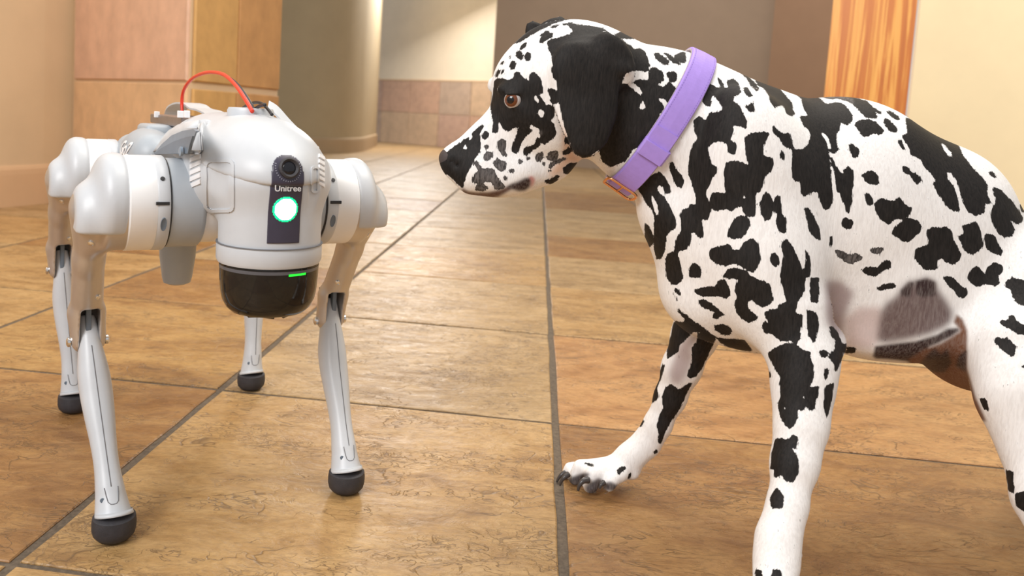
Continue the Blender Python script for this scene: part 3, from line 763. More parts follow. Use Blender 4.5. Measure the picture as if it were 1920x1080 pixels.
LEGM = [('front', .19, .095, .238, .228), ('rear', -.19, -.278, .262, -.235)]
def leg(hx, kx, kz, fx, s, nose):
    """one leg: barrel, collar, motor cap, thigh (fork), calf, foot. s=-1 right, +1 left"""
    t = empty('leg'); t.parent = rob
    Y = lambda y: (y*s)
    hz = .42
    RM = Matrix.Translation((hx, 0, hz)) @ Matrix.Rotation(math.radians(-90*s), 4, 'X')
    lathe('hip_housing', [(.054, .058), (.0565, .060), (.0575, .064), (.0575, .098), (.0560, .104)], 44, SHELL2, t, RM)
    lathe('inner_barrel', [(.050, .025), (.0525, .028), (.0525, .060)], 44, BARREL, t, RM)
    lathe('hip_collar', [(.0595, .103), (.061, .105), (.061, .116), (.0600, .118)], 44, SHELL, t, RM)
    lathe('collar_gap', [(.0580, .1010), (.0580, .1036)], 44, DARK, t, RM)
    lathe('hip_barrel', [(.0595, .117), (.0605, .119), (.0605, .149), (.058, .151)], 44, BARREL, t, RM)
    # little screws on the collar
    for a in (35, 160, 250):
        q = Vector((hx+.061*math.cos(math.radians(a)), Y(.112), hz+.061*math.sin(math.radians(a))))
        lathe('screw', [(.0028, -.001), (.0028, .0012), (0, .0014)], 10, DARK, t, Matrix.Translation(q) @ Matrix.Rotation(math.radians(90-a), 4, 'Y'), caps=False)
    lathe('port', [(.0045, -.001), (.0045, .0010), (.003, .0004), (0, .0004)], 14, DUCT, t, Matrix.Translation((hx+.0575, Y(.111), hz-.020)) @ Matrix.Rotation(math.radians(90+20), 4, 'Y') @ Matrix.Diagonal((2.0, .8, 1, 1)), caps=False)
    box('clip', (hx+.0605, Y(.113), hz+.006), (.003, .016, .004), DARK, t, bev=.0006)
    cap = [cyl((hx, Y(.161), hz+.002), (0, 1, 0), .0605, .0135, .010), ellipsoid((hx-.002, Y(.172), hz-.002), np.eye(3), (.057, .020, .058), .012),
           cyl((hx+.002, Y(.190), hz-.018), (0, 1, 0), .043, .0165, .015, k=.016),
           rbox((hx, Y(.16), hz-.099), (.12, .09, .065), .002, k=.004, op='cut')]
    sdf_obj('motor_cap', cap, .0025, SHELL, t)
    # thigh: metal drum bottom + tapering beam + fork
    yk = .178
    th = [cyl((hx, Y(.158), hz-.002), (0, 1, 0), .0575, .018, .006),
          capsule((hx-.004, Y(.182), hz-.01), .037, (hx+(kx-hx)*.45, Y(.183), hz+(kz-hz)*.42), .0205, .02, .8),
          capsule((hx+(kx-hx)*.45, Y(.183), hz+(kz-hz)*.42), .0205, (kx+.006, Y(.179), kz+.022), .0215, .012, .95),
          capsule((kx+.006, Y(.179), kz+.022), .0215, (kx+.004, Y(.176), kz-.016), .0200, .008, 1.12),
          rbox((kx+.014, Y(.1765), kz-.012), (.034, .0118, .044), .006, k=.002, op='cut')]
    thigh = sdf_obj('thigh', th, .0025, SILVER, t)
    box('knee_slot', (kx-.010, Y(.1765), kz+.010), (.020, .0225, .040), DARK, t)
    box('knee_link', (kx+.012, Y(.1775), kz+.008), (.010, .007, .042), DUCT, t, bev=.002)
    for yy, xx, zz in ((.2005, kx+.003, kz-.018), (.1525, kx+.003, kz-.018)):
        d = 1 if yy > yk else -1
        lathe('bolt', [(.0065, -.002), (.0065, .0012), (.004, .0028), (0, .003)], 14, CHROME, t, Matrix.Translation((xx, Y(yy), zz)) @ Matrix.Rotation(math.radians(-90*s*d), 4, 'X'), caps=False)
    tb = bvh_of([thigh])
    for yy, zz in ((.187, .372), (.160, .355), (.170, .290)):
        zz = hz+(zz-.42)*(hz-kz)/.18; h_ = tb.ray_cast(Vector((hx+.3, Y(yy), zz)), Vector((-1, 0, 0)))
        if h_[0] is None: continue
        lathe('screw', [(.0042, -.003), (.0042, .0010), (.003, .0020), (0, .0022)], 12, CHROME, t, Matrix.Translation(h_[0]) @ h_[1].to_track_quat('Z', 'Y').to_matrix().to_4x4(), caps=False)
    # calf, following the bends seen from the front
    K = np.array([kx, Y(.1765), kz]); Ft = np.array([fx, Y(.158), .0235])
    def cp_(f_, bx=0, by=0): return K+(Ft-K)*f_+np.array([bx, by*s, 0])
    prof = [(-.06, -.002, .0105, .014), (.0, -.003, .0125, .016), (.08, -.004, .0140, .018), (.17, -.006, .0170, .0205), (.27, -.009, .0200, .0225), (.38, -.009, .0203, .0215),
            (.50, -.006, .0185, .0195), (.62, -.003, .0160, .0175), (.72, -.001, .0152, .0165), (.80, 0, .0163, .0175), (.88, 0, .0185, .0195), (.95, 0, .0212, .0215), (1.0, 0, .0232, .0232)]
    sp4 = smoothpts([np.array(q) for q in [(a_, b_, c_) for a_, b_, c_, d_ in prof]], 4); dp4 = smoothpts([np.array((q[3], 0, 0)) for q in prof], 4)
    vs = []; fs = []; NS = 28
    for (f_, bx, ry), dd in zip(sp4, dp4):
        c_ = cp_(f_, bx) + (np.array([0, 0, .007]) if f_ > .97 else 0)
        for k in range(NS):
            an = 2*math.pi*k/NS; ca_, sa_ = math.cos(an), math.sin(an)
            ce = math.copysign(abs(ca_)**(.85 if f_ < .85 else 1), ca_); se = math.copysign(abs(sa_)**(.85 if f_ < .85 else 1), sa_)
            vs.append((c_[0]+dd[0]*ce, c_[1]+ry*se*s, c_[2]+dd[0]*ce*.35))
    for a_ in range(len(sp4)-1):
        for k in range(NS): fs.append((a_*NS+k, a_*NS+(k+1) % NS, (a_+1)*NS+(k+1) % NS, (a_+1)*NS+k))
    fs += [tuple(range(NS)), tuple(len(vs)-1-k for k in range(NS))]
    calf = pyd('calf', vs, fs, SHELL, t, True)
    bm = bmesh.new(); bm.from_mesh(calf.data); bmesh.ops.recalc_face_normals(bm, faces=bm.faces); bm.to_mesh(calf.data); bm.free()
    # seam line down the shin and ankle joint line
    b_ = bvh_of([calf]); fr = np.array([1, -.25, 0.0]) if True else None
    def onshin(f_, dy=0, off=.0004):
        p = cp_(f_, 0, 0)+np.array([.2, dy, 0.0]); h = b_.ray_cast(Vector(p), Vector((-1, 0, 0)))
        return np.array(h[0])+np.array([off, 0, 0]) if h[0] is not None else None
    seam = [onshin(.08+.72*k/14) for k in range(15)]; seam = [p for p in seam if p is not None]
    tube('seam', seam, .0005, LINE, calf, 5, 2)
    aj = [(.80, -.017), (.805, -.008), (.87, -.006), (.88, 0), (.87, .006), (.805, .008), (.795, .017)]
    pts = [onshin(f_, d) for f_, d in aj]; pts = [p for p in pts if p is not None]
    tube('ankle_joint_line', pts, .0005, LINE, calf, 5, 2)
    pp = onshin(.865, -.012)
    if pp is not None: lathe('screw', [(.0028, 0), (.0028, .0008), (0, .001)], 10, DUCT, calf, Matrix.Translation(tuple(pp)) @ Matrix.Rotation(math.radians(80), 4, 'Y'), caps=False)
    fz = Ft[2]
    lathe('foot', [(.0, -.0), (.013, .0003), (.0205, .0025), (.0248, .0075), (.0264, .014), (.0265, .022), (.0256, .0290), (.0238, .0305), (0, .0305)], 36, RUBBER, t,
          Matrix.Translation((Ft[0], Ft[1], .0006)) , caps=False)
for nm_, hx, kx, kz, fx in LEGM:
    for s in (-1, 1): leg(hx, kx, kz, fx, s, nm_)
# ------------------------------------------------------------------ the dalmatian: one smooth body
def S(y): return y/FPX*1.003
def IA(th):
    """world axes of an image direction at angle th (degrees, down positive), its perpendicular, and depth"""
    a = math.radians(th); r3 = math.cos(a)*CR-math.sin(a)*CU; p3 = math.sin(a)*CR+math.cos(a)*CU
    r3 = unit(np.array([r3[0], 0, r3[2]])); p3 = unit(np.array([p3[0], 0, p3[2]]))
    return np.stack([r3, np.array([0, 1., 0]), p3])
def EL(u, v, y, a, b, c, th=0, k=.02, op='add'):
    return ellipsoid(W(u, v, y), IA(th), (a*S(y), c, b*S(y)), k, op)
def CA(a, b, k=.02, ky=1.0):
    (u0, v0, y0, r0), (u1, v1, y1, r1) = a, b
    return capsule(W(u0, v0, y0), r0*S(y0), W(u1, v1, y1), r1*S(y1), k, ky)
def CH(pts, k=.02, ky=1.0): return [CA(pts[i], pts[i+1], k, ky) for i in range(len(pts)-1)]
def FT(u, y, z=.024):
    lo_, hi_ = 300.0, 2500.0
    for _ in range(40):
        m_ = (lo_+hi_)/2
        if W(u, m_, y)[2] > z: lo_ = m_
        else: hi_ = m_
    return lo_
def foot_at(u, y, up, sc=1.0):
    """lower leg end, pad mass and four toes on the ground under an off-frame leg"""
    v = FT(u, y); k = S(y); c = W(u, v, y); out = [CA(up, (u, v-30, y, .021/k*sc), .02), CA((u, v-30, y, .021/k*sc), (u-14, v, y, .022/k*sc), .012)]
    for s_ in (-1.5, -.5, .5, 1.5):
        out.append(capsule(c+np.array([-.020, s_*.011, 0])*sc, .0145*sc, c+np.array([-.052+abs(s_)*.006, s_*.0145, -.008])*sc, .0125*sc, .006))
    TOES.append((c, sc)); return out
TOES = []
dogp = []
# trunk
dogp += [EL(1400, 390, 1.08, 160, 228, .098, -2, .03), EL(1560, 402, 1.09, 220, 220, .108, 10, .04), EL(1722, 464, 1.09, 172, 200, .095, 22, .04),
         EL(1862, 574, 1.09, 145, 168, .105, 30, .04), EL(1240, 385, 1.08, 44, 70, .05, -10, .02), EL(1302, 455, 1.08, 76, 130, .075, -14, .03), EL(1318, 560, 1.07, 78, 66, .060, 25, .03),
         EL(1400, 610, 1.08, 110, 46, .06, 12, .03), EL(1650, 560, 1.08, 130, 105, .085, 6, .05), EL(1985, 665, 1.09, 112, 150, .10, 30, .04)]
# shoulder mass and upper arm of the near foreleg
dogp += [EL(1410, 330, 1.015, 88, 170, .050, -12, .04), EL(1440, 520, .995, 95, 130, .050, -10, .04)]
# neck
dogp += CH([(1400, 310, 1.08, 140), (1300, 258, 1.08, 134), (1235, 228, 1.08, 130), (1150, 186, 1.08, 112)], .022, .62)
# near foreleg
dogp += CH([(1480, 600, .98, 78), (1508, 680, .955, 57), (1505, 735, .942, 50), (1502, 800, .925, 44), (1490, 870, .908, 39), (1476, 950, .888, 32.5), (1459, 1010, .874, 36), (1455, 1060, .862, 35)], .02, .9)
dogp += [EL(1548, 640, .985, 34, 34, .03, 0, .02), EL(1490, 1035, .93, 14, 20, .010, -30, .01)]
dogp += foot_at(1448, .835, (1456, 1060, .862, 35))
# far foreleg, reaching forward
dogp += CH([(1345, 540, 1.13, 66), (1303, 628, 1.14, 40), (1278, 690, 1.15, 34), (1257, 745, 1.16, 27), (1233, 797, 1.165, 23.5), (1212, 831, 1.17, 24), (1182, 857, 1.17, 24), (1155, 877, 1.17, 23)], .016, .95)
dogp += [EL(1184, 886, 1.165, 15, 13, .016, 0, .010), EL(1224, 842, 1.165, 6, 6, .005, 0, .006)]
PAW = [((1160, 878, 1.165, 21), (1113, 889, 1.150, 16), (1107, 910, 1.146, 16.0)),   # near outer toe (in front)
       ((1150, 874, 1.175, 19), (1088, 876, 1.172, 14), (1078, 897, 1.172, 14)),
       ((1148, 874, 1.190, 18), (1070, 880, 1.196, 13), (1062, 893, 1.198, 11)),
       ((1165, 888, 1.150, 16), (1146, 902, 1.138, 12), (1142, 911, 1.136, 12.5))]
for a, b, c in PAW: dogp += [CA(a, b, .007), CA(b, c, .005)]
# near hind leg
dogp += [EL(1912, 600, 1.02, 108, 150, .058, 20, .035)]
dogp += CH([(1918, 660, .98, 104), (1930, 740, .955, 88), (1951, 830, .935, 68), (1962, 930, .91, 55), (1990, 1010, .89, 42), (2000, 1080, .875, 34)], .025, .75)
dogp += [EL(1874, 662, 1.0, 42, 62, .035, 0, .02)]
dogp += foot_at(2005, .85, (2000, 1080, .875, 34))
# far hind leg (inner thigh seen under the belly; shank and paw far side)
dogp += [EL(1826, 612, 1.14, 62, 60, .045, 25, .03)]
dogp += CH([(1960, 640, 1.16, 95), (1985, 760, 1.17, 66), (2035, 860, 1.18, 42), (2060, 905, 1.18, 30), (2040, 970, 1.17, 26)], .025, .8)
dogp += foot_at(2035, 1.17, (2040, 950, 1.17, 26), .9)
# tail base, carried off frame
dogp += CH([(2010, 520, 1.09, 34), (2080, 520, 1.10, 24), (2180, 480, 1.12, 14), (2260, 410, 1.14, 8)], .03)
# belly details
dogp += [EL(1712, 612, 1.045, 80, 53, .060, -8, .025), EL(1610, 625, 1.06, 52, 30, .05, 0, .03)]
# skull and face
YH = 1.08
dogp += [EL(1052, 152, YH, 113, 110, .064, -20, .02), EL(986, 164, YH, 62, 66, .052, 0, .02), EL(1020, 238, YH, 82, 70, .050, 20, .03),
         EL(1105, 150, YH, 86, 96, .060, 0, .03)]
dogp += CH([(990, 236, YH, 73), (936, 274, YH, 58), (886, 299, YH, 43), (861, 302, YH, 32)], .018, .62)
dogp += [EL(925, 322, YH-.006, 66, 46, .030, 6, .012), EL(975, 318, YH-.010, 46, 38, .028, -14, .012), EL(935, 335, YH, 66, 30, .034, 5, .012),
         EL(1030, 315, YH, 46, 30, .026, -22, .02), EL(893, 318, YH-.004, 36, 48, .026, 30, .012), EL(858, 312, YH, 24, 26, .020, 40, .008)]
dogp += [EL(848, 299, YH, 25, 25, .019, 0, .006)]
# nostril and mouth cuts
dogp += [EL(857, 309, YH-.019, 7, 3.2, .006, -50, .003, 'cut'), EL(845, 301, YH-.0185, 4, 3, .005, 0, .002, 'cut')]
dogp += CH([], .01)
lipcut = capsule(W(985, 345, YH-.040), .0022, W(960, 353, YH-.040), .0018, .003); lipcut['op'] = 'cut'
# brow and eye socket
dogp += [EL(955, 166, YH-.040, 26, 10, .010, -8, .010), EL(932, 156, YH+.032, 16, 12, .014, 0, .012), EL(990, 215, YH-.034, 36, 22, .014, 20, .02), EL(921, 162, YH+.030, 7, 9, .009, 0, .008)]
eyeC = W(962, 187.5, YH-.0475)
dogp += [ellipsoid(eyeC+np.array([0, -.006, 0]), IA(-6), (14*S(YH), .012, 8*S(YH)), .003, 'cut')]
dogp += [EL(962, 176.5, YH-.0525, 19, 4.6, .0065, -8, .004), EL(962, 199, YH-.050, 17, 3.6, .004, 6, .004)]
# hanging near ear: flat flap with a fold at the root
YE = YH-.066
dogp += [EL(1100, 128, YE+.008, 58, 52, .018, 10, .012), EL(1102, 195, YE-.004, 60, 78, .0085, 4, .012), EL(1104, 243, YE-.006, 39, 50, .0075, 0, .010),
         EL(1068, 120, YE, 34, 46, .010, 30, .008), EL(1152, 110, YE+.004, 34, 56, .012, -30, .010), EL(1165, 128, YE-.002, 16, 16, .009, 0, .006), EL(1176, 132, YE-.006, 8, 9, .006, 0, .003),
         EL(1095, 272, YE-.006, 24, 24, .006, 0, .006), EL(1052, 150, YE-.001, 10, 60, .005, 4, .006)]
# far ear edge
dogp += [EL(1032, 52, YH+.046, 34, 16, .012, -26, .008), EL(1008, 70, YH+.070, 22, 34, .008, -30, .006)]
import time; _t = time.time()
V, F = netmesh(dogp, .0042, lo=np.array([-.2, .7, -.001]), hi=np.array([1.12, 1.4, .9]), smooth=2)
V[:, 2] = np.maximum(V[:, 2], .0005)
me = fastmesh('body', V, F)
tmp = link('body', me)
sub = tmp.modifiers.new('s', 'SUBSURF'); sub.levels = 1; sub.render_levels = 1
bpy.context.view_layer.update()
me2 = bpy.data.meshes.new_from_object(tmp.evaluated_get(bpy.context.evaluated_depsgraph_get()))
bpy.data.objects.remove(tmp); me2.name = 'body'
nv = len(me2.vertices); print('dog verts', nv, 'time', time.time()-_t)
P = np.empty(nv*3, np.float32); me2.vertices.foreach_get('co', P); P = P.reshape(-1, 3).astype(float)
Nn = np.empty(nv*3, np.float32); me2.vertices.foreach_get('normal', Nn); Nn = Nn.reshape(-1, 3).astype(float)
dog = empty('dog', (float(W(1500, 500, 1.08)[0]), 1.08, 0), 'black and white spotted dalmatian with purple collar, leaning its head toward the robot', 'dog')
DOGI = np.array(dog.location)
bt = BVHTree.FromPolygons([Vector(p) for p in V], [tuple(f) for f in F])
def HIT(u, v):
    r = ray(u, v); h = bt.ray_cast(Vector(CPOS), Vector(unit(r)))
    return (np.array(h[0]), np.array(h[1])) if h[0] is not None else (W(u, v, 1.08), np.array([0, -1., 0]))
